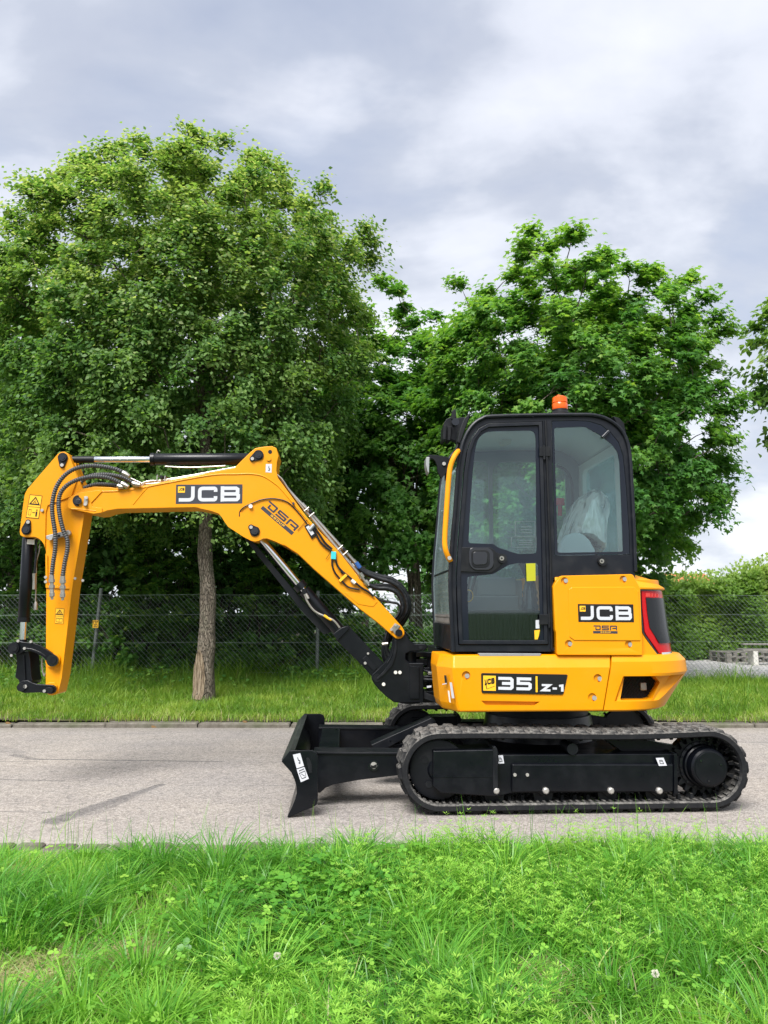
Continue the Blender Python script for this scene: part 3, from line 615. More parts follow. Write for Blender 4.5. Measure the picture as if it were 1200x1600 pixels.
for a, b, r in (((570, 908), (575, 913), .02), ((562, 896), (567, 903), .018), ((597, 1006.5), (606, 1005.5), .012)): MB().tube([U(*a, B0 - .01), U(*b, B0 - .01)], r, 8).obj('hose_fitting', M['zinc'], ex)
# ---------------------------------------------------------------- upper body
WN, ZT, ZB = -.85, .985, .62
def seam(z): return U(957.5, 1026, WN).x + (z - .97) * .20
zt = U(900, 1023, WN).z; zb = U(900, 1112, WN).z; zc = U(900, 1043, WN).z
def loft(rings, caps=True):
    mb = MB(); n = len(rings[0]); mb.v = [tuple(p) for r in rings for p in r]
    for i in range(len(rings) - 1):
        for k in range(n): a = i * n + k; b = i * n + (k + 1) % n; mb.f.append((a, b, b + n, a + n))
    if caps: mb.f.append(tuple(reversed(range(n)))); mb.f.append(tuple(range((len(rings) - 1) * n, len(rings) * n)))
    return mb
xf = U(708, 1060, WN).x
def panel_ring(z, ins, s=1, dx=0):
    x0 = xf + dx; w_ = -WN - ins
    x0 += 0 if s == 1 else .40
    P = [(x0 - .085, -.36), (x0 - .085 + ins * .6, -(w_ - .17)), (x0 - .004, -(w_ - .006)), (x0 + .010, -w_), (seam(z) - .003, -w_), (seam(z) - .003, -.36)]
    return [(p[0], p[1] * s, z) for p in P]
for s in (1, -1):
    fr_ = 0 if s == 1 else .40
    pn = loft([panel_ring(zb, .016, s, .040), panel_ring(zb + .008, .007, s, .034), panel_ring(zb + .05, .005, s, .02), panel_ring(zc, .0, s), panel_ring(zt - .006, .030, s, .006), panel_ring(zt, .05, s, .012)]).obj('side_skirt', M['yellow'], ex, .006, 3)
    if s == 1: skirt = pn
# the long pressed slot low in the skirt
a0, a1 = U(753, 1095, WN), U(843, 1102, WN)
cm = MB().prism([(U(752, 1095, WN).x, U(752, 1095, WN).z), (U(844, 1096.5, WN).x, U(844, 1096.5, WN).z), (U(836, 1102.5, WN).x, U(836, 1102.5, WN).z), (U(760, 1102, WN).x, U(760, 1102, WN).z)], WN - .05, WN + .030)
cut(skirt, cm.obj('cutter', M['yellow']))
for u, v in ((729.5, 1056), (936.5, 1060.5), (928, 1090.5)): cut(skirt, MB().disc(u, v, WN - .03, WN + .016, 6.6, 28, .01).obj('cutter', M['yellow']))
skirt.modifiers.clear(); b_ = skirt.modifiers.new('bevel', 'BEVEL'); b_.width = .004; b_.segments = 2; b_.angle_limit = R(13); b_.limit_method = 'ANGLE'; b_.harden_normals = True
CR = .42
def cw_k(z): return min(1.0, max(0.0, (z - zb) / (zr - zb)))
def cw_plan(z, ins, n=14, off=0.0):
    """half plan of the tail from the flat side round the corner to the rear, as (x, y) with y < 0"""
    cx = .335 + .155 * cw_k(z); w_ = .85 - ins; r = CR - ins * .6
    P = [(cx + (r + off) * math.sin(R(90) * k / n), -(w_ - r) - (r + off) * math.cos(R(90) * k / n)) for k in range(n + 1)]
    return P
def cw_ring(z, ins, sh=0.0):
    P = cw_plan(z, ins); w_ = .85 - ins; P = [(x - sh, y) for x, y in P]; s_ = seam(z) + .003
    x_e = P[-1][0]; P += [(x_e + .018, -.25), (x_e + .028, 0)]
    near = [(s_, -.30), (s_, -w_)] + P; far = [(x, -y) for x, y in reversed(near[:-1])]
    return [(x, y, z) for x, y in near + far]
RT = .955
zr = U(1000, 1052, WN).z
cw = loft([cw_ring(zb - .002, .022, .012), cw_ring(zb + .008, .011, .004), cw_ring((zb + zr) / 2, .010), cw_ring(zr, 0), cw_ring(zt - .045, .003, .006), cw_ring(zt - .006, .022, .03), cw_ring(zt, .045, .05)]).obj('counterweight', M['yellow'], ex)
def shell(zt_, zb_, dt, db, us, n=26):
    """closed cutter that follows the counterweight's side: depth dt at the top edge, db at the bottom one"""
    (x0t, at_), (x0b, ab_) = us; rings = []
    for z, x0, a1, d in ((zb_, x0b, ab_, db), (zt_, x0t, at_, dt)):
        ins = .012 * (1 - cw_k(z)); cx = .335 + .155 * cw_k(z); w_ = .85 - ins; r = CR - ins * .6; inn, out_ = [], []
        for i in range(n + 1):
            t = i / n; dd = d * min(1, (1 - t) * 8 + .1) * min(1, t * 12 + .1)
            if t < .4: x = x0 + (cx - x0) * t / .4; inn.append((x, -w_ + dd, z)); out_.append((x, -w_ - .1, z))
            else:
                a = a1 * (t - .4) / .6; sn, cs = math.sin(a), math.cos(a); inn.append((cx + (r - dd) * sn, -(w_ - r) - (r - dd) * cs, z)); out_.append((cx + (r + .1) * sn, -(w_ - r) - (r + .1) * cs, z))
        rings.append(inn + out_[::-1])
    return loft(rings)
c1 = shell(U(1000, 1056.5, WN).z, U(1000, 1096, WN).z, .060, .012, ((U(974, 1056, WN).x, R(52)), (U(961, 1096, WN).x, R(34))))
cut(cw, c1.obj('cutter', M['yellow']))
hx = [(U(u, v, WN).x, U(u, v, WN).z) for u, v in ((981, 1057.5), (1030, 1057.5), (1040, 1068), (1026, 1093), (1016, 1095), (972.5, 1095), (971.5, 1092))]
cut(cw, MB().prism(hx, WN - .1, WN + .25).obj('cutter', M['yellow']))
b_ = cw.modifiers.new('bevel', 'BEVEL'); b_.width = .005; b_.segments = 3; b_.limit_method = 'ANGLE'; b_.angle_limit = R(13); b_.harden_normals = True
mb = MB()
for i in range(12):                                        # expanded-metal grille behind the opening
    a = hx[4][0] - .14 + i * .022
    mb.tube([(a - .06, WN + .145, hx[5][1] - .0), (a + .06, WN + .145, hx[0][1] + .0)], .0022, 4); mb.tube([(a + .06, WN + .148, hx[5][1]), (a - .06, WN + .148, hx[0][1])], .0022, 4)
mb.obj('grille_mesh', M['plastic'], cw, kind='stuff')
MB().box((hx[5][0] - .05, WN + .16, hx[5][1] - .02), (hx[2][0] - .0, WN + .24, hx[0][1] + .04)).obj('radiator', M['plastic'], cw)
MB().box((hx[1][0] - .07, WN + .135, hx[5][1] + .05), (hx[1][0] - .03, WN + .155, hx[0][1] - .05)).obj('radiator_fitting', M['dullsteel'], cw, .004)
for o_, (u, v) in ((skirt, (729.5, 1056)), (skirt, (936.5, 1060.5)), (skirt, (928, 1090.5))):
    bolt(o_, u, v, WN + .016, 3.7, out=.012)
# frame under the body, deck
mb = MB(); mb.box((xf + .10, -.70, zb - .02), (.55, .70, zb + .28)); mb.obj('revolving_frame', M['blackflat'], ex, .01)
mb = MB(); mb.cyl((0, 0, .50), (0, 0, zb - .015), .36, 40); mb.obj('slew_ring', M['blackflat'], ex)
MB().box((xf + .01, -.60, zt - .12), (.80, .70, zt - .003)).obj('deck', M['blackflat'], ex, .006)
MB().px([(747, 1020.6), (846, 1021.2), (844, 1025), (750, 1025.4)], WN + .028, WN + .17).obj('step_strip', M['dullsteel'], ex, .002)
# 35 | Z-1 plate
PY = WN - .0035
pl_ = MB().px(rounded([(751.5, 1051.5), (887, 1053.8), (879.8, 1085.2), (752.3, 1082.7)], 2.5, 3, True), WN + .0015, PY).obj('model_plate', M['decal_black'], skirt, .001)
fn = frame_fn((755, 1079.5), (882, 1082.5), (755, 1054.5), PY - .0015); H_ = 1.0
MB().add([fn(.0, .02), fn(.155, .02), fn(.155, .96), fn(.0, .96)], [(0, 1, 2, 3)]).obj('badge', M['decal_yellow'], skirt, smooth=False)
mb = MB(); text(mb, 'JCB', lambda a, b: fn(.018 + a * .031 + b * .01 * 0, .36 + b * .34 + a * .035) + Vector((0, -.001, 0)), .30, .18); ribbon(mb, [(.02, .70), (.045, .12), (.14, .32)], .012, lambda a, b: fn(a, b) + Vector((0, -.001, 0))); mb.obj('badge_lettering', M['decal_black'], skirt, smooth=False)
mb = MB(); text(mb, '35', lambda a, b: fn(.185 + a * .183, .08 + b * .84), .22, .17); text(mb, 'Z-1', lambda a, b: fn(.72 + a * .107, .07 + b * .44), .30, .25); mb.obj('lettering', M['white'], skirt, smooth=False)
mb = MB(); mb.add([fn(.645, .0), fn(.668, .0), fn(.668, 1), fn(.645, 1)], [(0, 1, 2, 3)]); mb.obj('divider_bar', M['decal_yellow'], skirt, smooth=False)
# stickers on the front corner of the skirt
def fsheet(pts, m, name, par=skirt, lift=.0015):
    """decal on the slanting front corner plane, given as pixels"""
    A = Vector((xf - .085, -.68, 0)); B = Vector((xf - .012, -.842, 0)); d = (B - A).normalized(); nrm = Vector((d.y, -d.x, 0)); nrm = nrm if nrm.y < 0 else -nrm
    out = []
    for u, v in pts:
        dr = Rm @ ray(u, v); t = (A + nrm * lift * 3 - _ol).dot(nrm) / dr.dot(nrm); out.append(_ol + dr * t)
    return MB().add(out, [tuple(range(len(out)))]).obj(name, M[m], par, smooth=False)
fsheet([(694, 1055), (697.5, 1055.3), (698.5, 1067), (695.2, 1067)], 'decal_black', 'dealer_sticker'); fsheet([(702.5, 1066), (706, 1066.5), (710, 1091), (706, 1091)], 'white', 'serial_label')
fsheet([(699.5, 1079), (702, 1079), (704.5, 1098), (702, 1097)], 'white_part', 'paper_label'); fsheet([(691, 1068.5), (698, 1067), (698, 1068.5), (691, 1070)], 'white', 'paper_label')

# engine cover behind the cab
HY0 = -.80
def hood_pt(z, ph, off=0, z0=None):
    k = (z - zt) / .45; cx = .475 - .050 * k; r = .30 + off
    return (cx + r * math.sin(ph), -.50 - r * math.cos(ph), z)
zht = U(990, 905, HY0).z
xh = U(866, 960, HY0).x + .01
def hood_ring(z, off=0, n=14):
    near = [(xh, -.80 - off)]
    arc = [hood_pt(z, R(90) * k / n, off)[:2] for k in range(n + 1)]
    arc = [(x, y) for x, y in arc]
    P = near + arc; Q = [(x, -y) for x, y in reversed(P)]
    return [(x, y, z) for x, y in P + Q]
hood = loft([hood_ring(zt - .004, .0), hood_ring(zt + .02), hood_ring(zht - .02), hood_ring(zht)]).obj('engine_hood', M['yellow'], ex, .006, 2)
zc0, zc1 = U(1020, 918.5, -.75).z, U(992, 894.5, -.80).z
def cap_ring(z, off, sh): return [(x - (sh if x > .3 else sh * .0), y, zz_) for x, y, zz_ in hood_ring(z, off)]
cap = loft([cap_ring(zc0 - .012, .030, 0), cap_ring(zc0, .032, 0), cap_ring((zc0 + zc1) / 2 + .01, .005, .06), cap_ring(zc1, -.02, .16)])
# the cap slopes up to a blunt top behind the cab
cap = cap.obj('hood_cap', M['yellow'], hood, .006, 2)
# pixel -> (z, phi) on the rounded corner
def corner(u, v, off=.0):
    lo, hi = R(-5), R(75); z = 1.2
    def zfor(ph):
        z = 1.2
        for _ in range(6):
            uu, vv = proj(hood_pt(z, ph, off)); z += (vv - v) * .0042
        return z
    for _ in range(26):
        mid = (lo + hi) / 2; z = zfor(mid)
        if proj(hood_pt(z, mid, off))[0] < u: lo = mid
        else: hi = mid
    return z, lo
def corner_patch(rows, off, name, m, parent, nx=12, ph1=R(84), th=.02):
    """rows: (left u, right u or None, v)"""
    A = []; 
    for ul, ur, v in rows:
        z, p0 = corner(ul, v, off); p1 = ph1 if ur is None else corner(ur, v, off)[1]
        A.append([(z, p0 + (p1 - p0) * i / nx) for i in range(nx + 1)])
    mb = MB(); n = nx + 1; front = [hood_pt(z, p, off) for r in A for z, p in r]; back = [hood_pt(z, p, off - th) for r in A for z, p in r]
    o = len(front); fs = []
    for i in range(len(A) - 1):
        for k in range(nx): a = i * n + k; fs.append((a, a + 1, a + n + 1, a + n)); fs.append((o + a, o + a + n, o + a + n + 1, o + a + 1))
    m_ = len(A)
    for i in range(m_ - 1): fs.append((i * n, (i + 1) * n, o + (i + 1) * n, o + i * n)); fs.append((i * n + nx, o + i * n + nx, o + (i + 1) * n + nx, (i + 1) * n + nx))
    for k in range(nx): fs.append((k, o + k, o + k + 1, k + 1)); q = (m_ - 1) * n; fs.append((q + k, q + k + 1, o + q + k + 1, o + q + k))
    return mb.add(front + back, fs).obj(name, m, parent, ang=40)
lamp = corner_patch([(1000.5, None, 920), (1001, None, 950), (1004, None, 988), (1010, None, 998), (1029, None, 1026), (1031, None, 1029)], .008, 'tail_lamp', M['gloss'], ex)
lamp['label'] = 'tall red and smoked rear lamp cluster'
corner_patch([(1002.8, None, 923), (1004, None, 950), (1007.5, None, 987), (1011, None, 993), (1030, None, 1020), (1031, None, 1021)], .014, 'red_lens', M['red'], lamp)
corner_patch([(1009.5, None, 934), (1012, None, 960), (1015.5, None, 981), (1030, None, 1004), (1031, None, 1005)], .019, 'smoked_lens', M['lens'], lamp)
for ua, ub, v0, v1 in ((1009, 1016, 926.5, 932.5), (1018, 1020, 927, 932.5), (1023, 1025, 927.5, 933), (1027.5, 1029, 928, 933)): corner_patch([(ua, ub, v0), (ua + .2, ub + .2, v1)], .017, 'lens_segment', M['redlight'], lamp, 3)
corner_patch([(1034, None, 1019.5), (1036, None, 1026)], .018, 'chrome_trim', M['chrome'], lamp, 8)
# yellow apron under the lamp, and side cover
MB().px([(1003, 989), (1008, 997), (1031, 1027.5), (1003, 1027)], HY0 - .006, HY0 + .03).obj('lamp_apron', M['yellow'], hood, .004)
CV = [(878.7, 899.5), (987, 897), (990, 899), (1000.6, 919), (1004.5, 1022), (1003, 1024), (872, 1023.6), (870, 1021), (869, 988), (867, 983), (866.5, 960), (864.5, 917.5), (867, 912), (875, 901)]
cover = MB().px(CV, HY0 - .045, HY0 + .01).obj('engine_side_cover', M['yellow'], ex, .008, 3)
CYf = HY0 - .045
inner = [(888, 921), (893, 917.5), (990, 917), (997, 924), (1000.5, 1001), (897, 1000.5), (889.5, 995)]
MB().px(inner, CYf + .002, CYf - .006).obj('pressed_panel', M['yellow'], cover, .005, 3)
for u, v in ((883.5, 907.5), (975.5, 905), (890, 1006), (984, 1007)): cut(cover, MB().disc(u, v, CYf - .02, CYf + .014, 5.8, 28, .01).obj('cutter', M['yellow']))
b_ = cover.modifiers.new('bevel', 'BEVEL'); b_.width = .003; b_.segments = 2; b_.limit_method = 'ANGLE'; b_.harden_normals = True
for u, v in ((883.5, 907.5), (975.5, 905), (890, 1006), (984, 1007)):
    bolt(cover, u, v, CYf + .014, 3.5, out=.012)
logo(cover, ((903.8, 971.8), (990.7, 972.3), (902.8, 943.7)), CYf - .0072, back='decal_black')
dealer(cover, (926.8, 989.6), (965, 990), (926.6, 976.8), CYf - .0072)

# ---------------------------------------------------------------- cab
KN, KF = -.80, .17                                       # near and far side of the cab
OUT = [(708, 1018), (705, 960), (703, 905), (706, 850), (710.5, 800), (713.5, 760), (716.5, 723), (722, 696), (730, 676), (741, 662), (753, 654.5), (768, 651), (847, 649), (905, 648.5), (925, 649), (943, 653), (958, 661), (970, 672), (978.5, 688), (983.5, 712), (987, 770), (990, 830), (992, 893), (992, 903), (864, 903), (864, 1018)]
DIN = [(716, 1008), (713.5, 960), (712, 905), (714.5, 850), (719.5, 790), (724, 735), (729, 703), (736, 684), (747, 669), (762, 661), (848, 658), (851, 760), (857, 1008)]
WIN = [(862, 657.5), (900, 656.5), (921, 658), (940, 664), (954, 675), (967, 691), (974, 712), (979, 760), (983.5, 830), (984.5, 866.5), (866, 868)]
cab = MB().px(OUT, KN, KN + .055, holes=[DIN, WIN]).obj('cab', M['cabgrey'], ex, .006, 2); cab['label'] = 'black glazed operator cab'
loc = lambda L_, y=KN: [(U(u, v, y).x, U(u, v, y).z) for u, v in L_]
fx = loc(OUT); fd = loc(DIN); fw = loc(WIN)
xF, xR = fx[0][0], fx[22][0]; zRoof = fx[12][1]
# outer rim tube following the cab's side profile (near and far), roof skin, back wall, front frame
rim = [Vector((x, KN - .008, z)) for x, z in fx[:23]]
MB().tube(smooth_path(rim, 3), .013, 8).obj('frame_rim', M['cabgrey'], cab)
rim = [Vector((x, KN - .006, z)) for x, z in fd]
# door: glazed, hinged at its rear edge
def inset(L_, d):
    P = [Vector((p[0], p[1])) for p in L_]; n = len(P); A = sum(P[i].x * P[(i + 1) % n].y - P[(i + 1) % n].x * P[i].y for i in range(n)); s = 1 if A > 0 else -1; out = []
    for i in range(n):
        a = (P[i] - P[i - 1]).normalized(); b = (P[(i + 1) % n] - P[i]).normalized(); nn = Vector((-(a.y + b.y), a.x + b.x)) * s
        nn.normalize(); k = 1 / max(.4, nn.dot(Vector((-a.y, a.x)) * s)); out.append((P[i].x + nn.x * d * k, P[i].y + nn.y * d * k))
    return out
dl = inset(fd, .005); di = inset(fd, .030)
door = MB().prism(dl, KN - .012, KN + .025, [di]).obj('door', M['cabgrey'], ex, .004)
up_clear = loc(rounded([(743, 700), (748, 684), (758, 675.5), (770, 673.5), (829, 672.5), (835, 675), (837, 682), (838.7, 864.5), (811, 866), (777, 855), (772, 850), (732, 848.5), (735, 790), (739, 735)], 5, 4, True), KN)
lo_clear = loc(rounded([(730, 901), (771, 897), (793, 883.5), (806, 880), (841, 879.5), (843.5, 955), (846, 990), (841, 1002), (733, 1003.5)], 5, 4, True), KN)
MB().prism(inset(fd, .028), KN + .004, KN + .009, [up_clear, lo_clear]).obj('door_glass_border', M['frit'], door, 0)
MB().prism(up_clear, KN + .005, KN + .008).obj('door_glass', M['glass'], door, smooth=False); MB().prism(lo_clear, KN + .005, KN + .008).obj('door_glass', M['glass'], door, smooth=False)
MB().px(rounded([(715, 855), (766, 855), (770, 857), (776, 863), (789, 868), (790, 877), (772, 893), (766, 895.5), (716, 893)], 4, 4, True), KN - .010, KN + .003).obj('handle_panel', M['plastic'], door, .004)
MB().px(rounded([(732.5, 855.5), (763, 855), (771, 862), (772, 884), (765, 891), (741, 891), (733, 883)], 8, 5, True), KN - .016, KN - .008).obj('handle_surround', M['gloss'], door, .004)
MB().px(rounded([(736.5, 859), (760.5, 859), (765, 863), (765.5, 882), (760, 887), (741, 887), (737, 882)], 6, 5, True), KN - .020, KN - .012).obj('door_handle', M['plastic'], door, .003)
MB().px(rounded([(739, 862), (759, 862), (762, 866), (761, 882), (742, 883), (739, 879)], 5, 4, True), KN - .024, KN - .018).obj('door_handle', M['gloss'], door, .003)
for (u, v, par) in ((784, 872.4, door), (940.3, 876.8, cab)):
    MB().disc(u, v, KN - .001, KN - .020, 7.4, 24, .15).obj('lock', M['plastic'], par); MB().disc(u, v, KN - .020, KN - .024, 3.6, 16, .2).obj('lock_cylinder', M['zinc'], par); MB().disc(u, v, KN - .024, KN - .0245, 1.6, 10, .1).obj('keyhole', M['decal_black'], par)
for v0, v1 in ((698, 713), (960, 976)):
    h = MB().px([(843, v0), (860, v0), (860, v1), (843, v1)], KN - .022, KN - .006).obj('hinge', M['plastic'], door, .003); MB().cyl(U(858 if v0 > 800 else 850, v0 - 2, KN - .018), U(858.5 if v0 > 800 else 850.5, v1 + 5, KN - .018), .009, 10).obj('hinge_pin', M['plastic'], door)
MB().tube([U(852.5, 657, KN - .014), U(856, 760, KN - .014), U(860, 868, KN - .014), U(862, 1015, KN - .014)], .007, 8).obj('door_seal', M['plastic'], door)
# rear side window
wc = loc(rounded([(866, 668.5), (914, 666.5), (936, 679), (956, 694), (965, 706), (968, 722), (973.8, 862), (871.4, 863.6)], 4, 4, True), KN)
MB().prism(inset(fw, .003), KN + .002, KN + .007, [wc]).obj('window_border', M['frit'], cab, 0); MB().prism(wc, KN + .003, KN + .006).obj('side_window', M['glass'], cab, smooth=False)
MB().px([(940, 682), (951, 671), (954, 674), (943, 685)], KN - .02, KN + .002).obj('window_latch', M['gloss'], cab, .004)
# far side: same outline, big openings
mb = MB(); OF = fx[:23] + [(xR, zt), (xF, zt)]; 
def rect(x0, x1, z0, z1, r=.05): return rounded([(x0, z0), (x1, z0), (x1, z1), (x0, z1)], r, 4, True)
zs = fx[0][1]
wt = zRoof - .13; ws = 1.52
hA = rect(xF + .08, xF + .43, ws - .04, wt, .03); hB = rect(xF + .455, xR - .16, ws - .04, wt, .12)
mb.prism([(p[0], p[1]) for p in OF], KF, KF - .045, holes=[hA, hB]); mb.obj('far_side_frame', M['floor_int'], cab, .004)
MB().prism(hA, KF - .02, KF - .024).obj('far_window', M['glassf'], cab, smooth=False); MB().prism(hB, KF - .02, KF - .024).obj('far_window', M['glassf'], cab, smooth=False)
# roof skin and front/back corner skins follow the profile between the two sides
prof = smooth_path([Vector((x, 0, z)) for x, z in fx[6:22]], 3); A = [Vector((p.x, KN + .03, p.z)) for p in prof]; B = [Vector((p.x, KF - .02, p.z)) for p in prof]
top = [i for i, p in enumerate(prof) if p.z > zRoof - .17]
A1 = [A[i] for i in top]; B1 = [B[i] for i in top]
rf = MB().strip(A1, B1).obj('roof', M['cabgrey'], cab, ang=60); s_ = rf.modifiers.new('thick', 'SOLIDIFY'); s_.thickness = .02; s_.offset = -1
mb = MB(); q = [Vector((p.x, p.y + .02, p.z - .035)) for p in A1[2:-2]]; q2 = [Vector((p.x, p.y - .02, p.z - .035)) for p in B1[2:-2]]; hl = mb.strip(q, q2).obj('roof_lining', M['headliner'], cab, ang=60)
s_ = hl.modifiers.new('thick', 'SOLIDIFY'); s_.thickness = .01
# raised roof panel, beacon
MB().box((xF + .22, KN + .14, zRoof - .002), (xR - .22, KF - .14, zRoof + .018)).obj('roof_panel', M['cabgrey'], cab, .012, 3)
bxy = U(875, 640, -.45); bz = U(875, 649, -.45).z
MB().tube([(bxy.x, -.45, zRoof), (bxy.x, -.45, bz + .012), (bxy.x, -.45, bz + .024), (bxy.x, -.45, bz + .04)], [.068, .068, .055, .054], 28).obj('beacon_base', M['plastic'], cab)
zz = bz + .04; MB().tube([(bxy.x, -.45, z_) for z_ in (zz, zz + .006, zz + .040, zz + .046, zz + .050, zz + .088, zz + .096)], [.054, .056, .055, .052, .055, .052, .040], 32).obj('beacon', M['orange'], cab)
MB().cyl((bxy.x - .01, -.46, zz + .096), (bxy.x - .01, -.46, zz + .106), .012, 8).obj('beacon_cap', M['orange'], cab)
# back wall with window, front frame with windscreen
def wallyz(x, th, zlo, zhi, hole, name, m, par):
    P = [(KN + .05, zlo), (KF - .04, zlo), (KF - .04, zhi), (KN + .05, zhi)]
    mb = MB(); mb.prism(P, 0, th, holes=[hole]); mb.v = [(x + y, a, z) for (a, y, z) in mb.v]; return mb.obj(name, m, par, .004)
bh = rounded([(KN + .13, 1.50), (KF - .13, 1.50), (KF - .13, zRoof - .22), (KN + .13, zRoof - .22)], .06, 4, True)
wallyz(xR - .06, .04, zt, zRoof - .16, bh, 'back_wall', M['headliner'], cab)
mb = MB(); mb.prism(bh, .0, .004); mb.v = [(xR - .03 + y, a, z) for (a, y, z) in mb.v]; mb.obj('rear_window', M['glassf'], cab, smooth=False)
# front: two pillars leaning like the side profile, a sill, header and the panes
xs_ = [fx[i] for i in (0, 1, 2, 3, 4, 5, 6)]
for y in (KF - .02,): MB().tube(smooth_path([(x + .012, y, z) for x, z in fx[:12]], 3), .024, 8).obj('front_pillar', M['cabgrey'], cab)
A = [Vector((x + .004, KN + .05, z)) for x, z in xs_]; B = [Vector((x + .004, KF - .03, z)) for x, z in xs_]
i0 = 1
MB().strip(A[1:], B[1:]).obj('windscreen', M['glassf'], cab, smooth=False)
mb = MB(); mb.box((xF - .01, KN + .04, zs - .0), (xF + .03, KF - .02, zs + .17)); mb.obj('front_sill', M['cabgrey'], cab, .006)
z_ = U(706, 890, KN).z; MB().tube([(fx[3][0] + .002, KN + .03, z_), (fx[3][0] + .002, KF - .02, z_)], .012, 8).obj('windscreen_bar', M['cabgrey'], cab)
mb = MB()
for i in range(15):                                        # guard mesh low in the windscreen
    y0 = KN + .08 + i * .06
    for s in (-1, 1):
        P = [(xF - .004, y0 + s * .03 * (k % 2), zs + .17 + k * .04) for k in range(8)]; mb.tube(P, .0022, 4)
mb.obj('guard_mesh', M['zinc'], cab, kind='stuff')
mb = MB(); mb.box((xF + .02, KN + .06, zs), (xR - .06, KF - .05, zs + .02)); mb.obj('cab_floor', M['floor_int'], cab)
# interior
FI = KF - .05
MB().box((xF + .07, FI - .06, zs + .02), (xF + .62, FI, 1.24)).obj('inner_panel', M['plastic'], cab, .01)
MB().box((xF + .16, FI - .10, 1.24), (xF + .62, FI - .01, 1.36)).obj('inner_ledge', M['floor_int'], cab, .012)
MB().box((xF + .10, FI - .03, 1.36), (xF + .30, FI - .01, 1.50)).obj('inner_panel', M['floor_int'], cab, .012); MB().box((xF + .32, FI - .03, 1.36), (xF + .62, FI - .01, 1.50)).obj('inner_panel', M['floor_int'], cab, .012)
mb = MB()
for i in range(24): x = xF + .05 + i * .025; mb.box((x, KN + .10, zs + .03), (x + .006, KN + .108, zs + .24))
mb.box((xF + .04, KN + .098, zs + .235), (xF + .66, KN + .112, zs + .245)); mb.box((xF + .04, KN + .098, zs + .08), (xF + .66, KN + .112, zs + .088)); mb.obj('storage_basket', M['plastic'], cab)
MB().box((xF + .03, KN + .12, zs + .02), (xF + .64, KN + .5, zs + .26)).obj('seat_plinth', M['plastic'], cab, .01)
MB().box((xF + .028, KN + .08, zs + .02), (xF + .05, KF - .05, 1.40)).obj('kick_panel', M['plastic'], cab, .01)
# joystick console, levers, seat
sx = U(885, 850, -.45).x
for P, r in (([(736, 935), (739, 915), (746, 893), (752, 885)], .010), ([(728, 938), (735, 900), (742, 880)], .008)): cable(P, -.25, r, 'plastic', 'travel_lever', cab)
MB().tube([U(732 + 7 * math.cos(a), 931 + 9 * math.sin(a), -.3) for a in [R(k * 15) for k in range(-7, 8)]], .004, 6).obj('foot_ring', M['decal_yellow'], cab)
mb = MB(); pr = [(U(828, v, -.62), r) for v, r in ((955, .055), (947, .060), (942, .050), (936, .056), (931, .046), (925, .052), (920, .042), (912, .036), (905, .030))]
mb.tube([p for p, r in pr], [r for p, r in pr], 16); mb.obj('joystick_gaiter', M['gloss'], cab, ang=60)
mb = MB(); mb.tube(smooth_path([U(828, 910, -.62), U(823, 898, -.62), U(819, 885, -.62), U(815, 878, -.62)], 4), [.02] * 4 + [.024] * 5 + [.028] * 4, 12); mb.obj('joystick', M['plastic'], cab)
MB().px([(822, 880.5), (836.5, 880), (837, 907.5), (823, 908)], KN - .004, KN - .0025).obj('warning_card', M['hivis'], door, smooth=False)
MB().px([(837, 969), (843, 968.5), (843, 982), (837, 982)], KN + .001, KN + .0025).obj('glass_label', M['white'], door, smooth=False); MB().px([(835, 985), (843.5, 984), (842, 993), (840, 999), (835.5, 999)], KN + .001, KN + .0025).obj('glass_label', M['decal_yellow'], door, smooth=False)
def slab(path, w0, w1, y0, y1, name, m, par, bev=.03):
    """cushion: side outline (x, z) extruded across the seat"""
    return MB().prism(path, y0, y1).obj(name, m, par, bev, 4)
SY_ = -.50; SYb = -.06
q = lambda u, v: (U(u, v, SY_).x, U(u, v, SY_).z)
slab([q(868, 886), (q(868, 864)), q(884, 858), q(925, 858), q(928, 886)], 0, 0, SY_, SYb, 'seat_cushion', M['seat'], cab)
slab([q(903, 862), q(912, 835), q(925, 806), q(938, 806), q(944, 822), q(936, 850), q(932, 866)], 0, 0, SY_, SYb, 'seat_backrest', M['seat'], cab)
slab([q(925, 800), q(929, 782), q(936, 770), q(947, 772), (q(947, 792)), q(938, 804)], 0, 0, SY_ + .1, SYb - .1, 'headrest', M['seat'], cab)
for k in range(5): MB().tube([U(912 + k * 4, 838 + k * 4.5 - 3, SY_ - .012), U(929 + k * 2.6, 826 + k * 7, SY_ - .012)], .009, 8).obj('seat_piping', M['plastic'], cab)
mb = MB(); P = [q(866, 880), q(870, 850), q(880, 838), q(893, 833), q(906, 836), q(916, 846), q(924, 860), q(926, 880)]
mb.prism(P, SY_ - .09, SY_ - .02); mb.obj('wrapped_armrest', mat('pale_film_wrap', (.55, .62, .68), .35), cab, .02, 3)
# clear film bagged over the backrest
def bag():
    L_ = [(893, 845), (899, 822), (907, 798), (915, 777), (927, 765), (936, 759), (948, 766), (956, 776), (958, 792), (953, 812), (950, 832), (951, 862), (941, 866), (934, 856), (925, 848), (912, 842)]
    ctr = q(927, 812); rings = []
    P0 = [Vector((q(*p)[0], q(*p)[1])) for p in L_]; C0 = Vector(ctr); n = 10; P0 = [Vector(p) for p in rounded(P0, .03, 2, True)]
    rnd = random.Random(3)
    for j in range(n + 1):
        t = j / n; y = SY_ - .06 + t * (SYb - SY_ + .12); sh = .72 + .28 * math.sin(math.pi * t) ** .5 if 0 < t < 1 else .70
        rings.append([((C0 + (p - C0) * (sh + rnd.uniform(-.035, .035)))[0], y + rnd.uniform(-.008, .008), (C0 + (p - C0) * (sh + rnd.uniform(-.03, .03)))[1]) for p in P0])
    return loft(rings).obj('seat_film', M['film'], cab, ang=22, smooth=True)
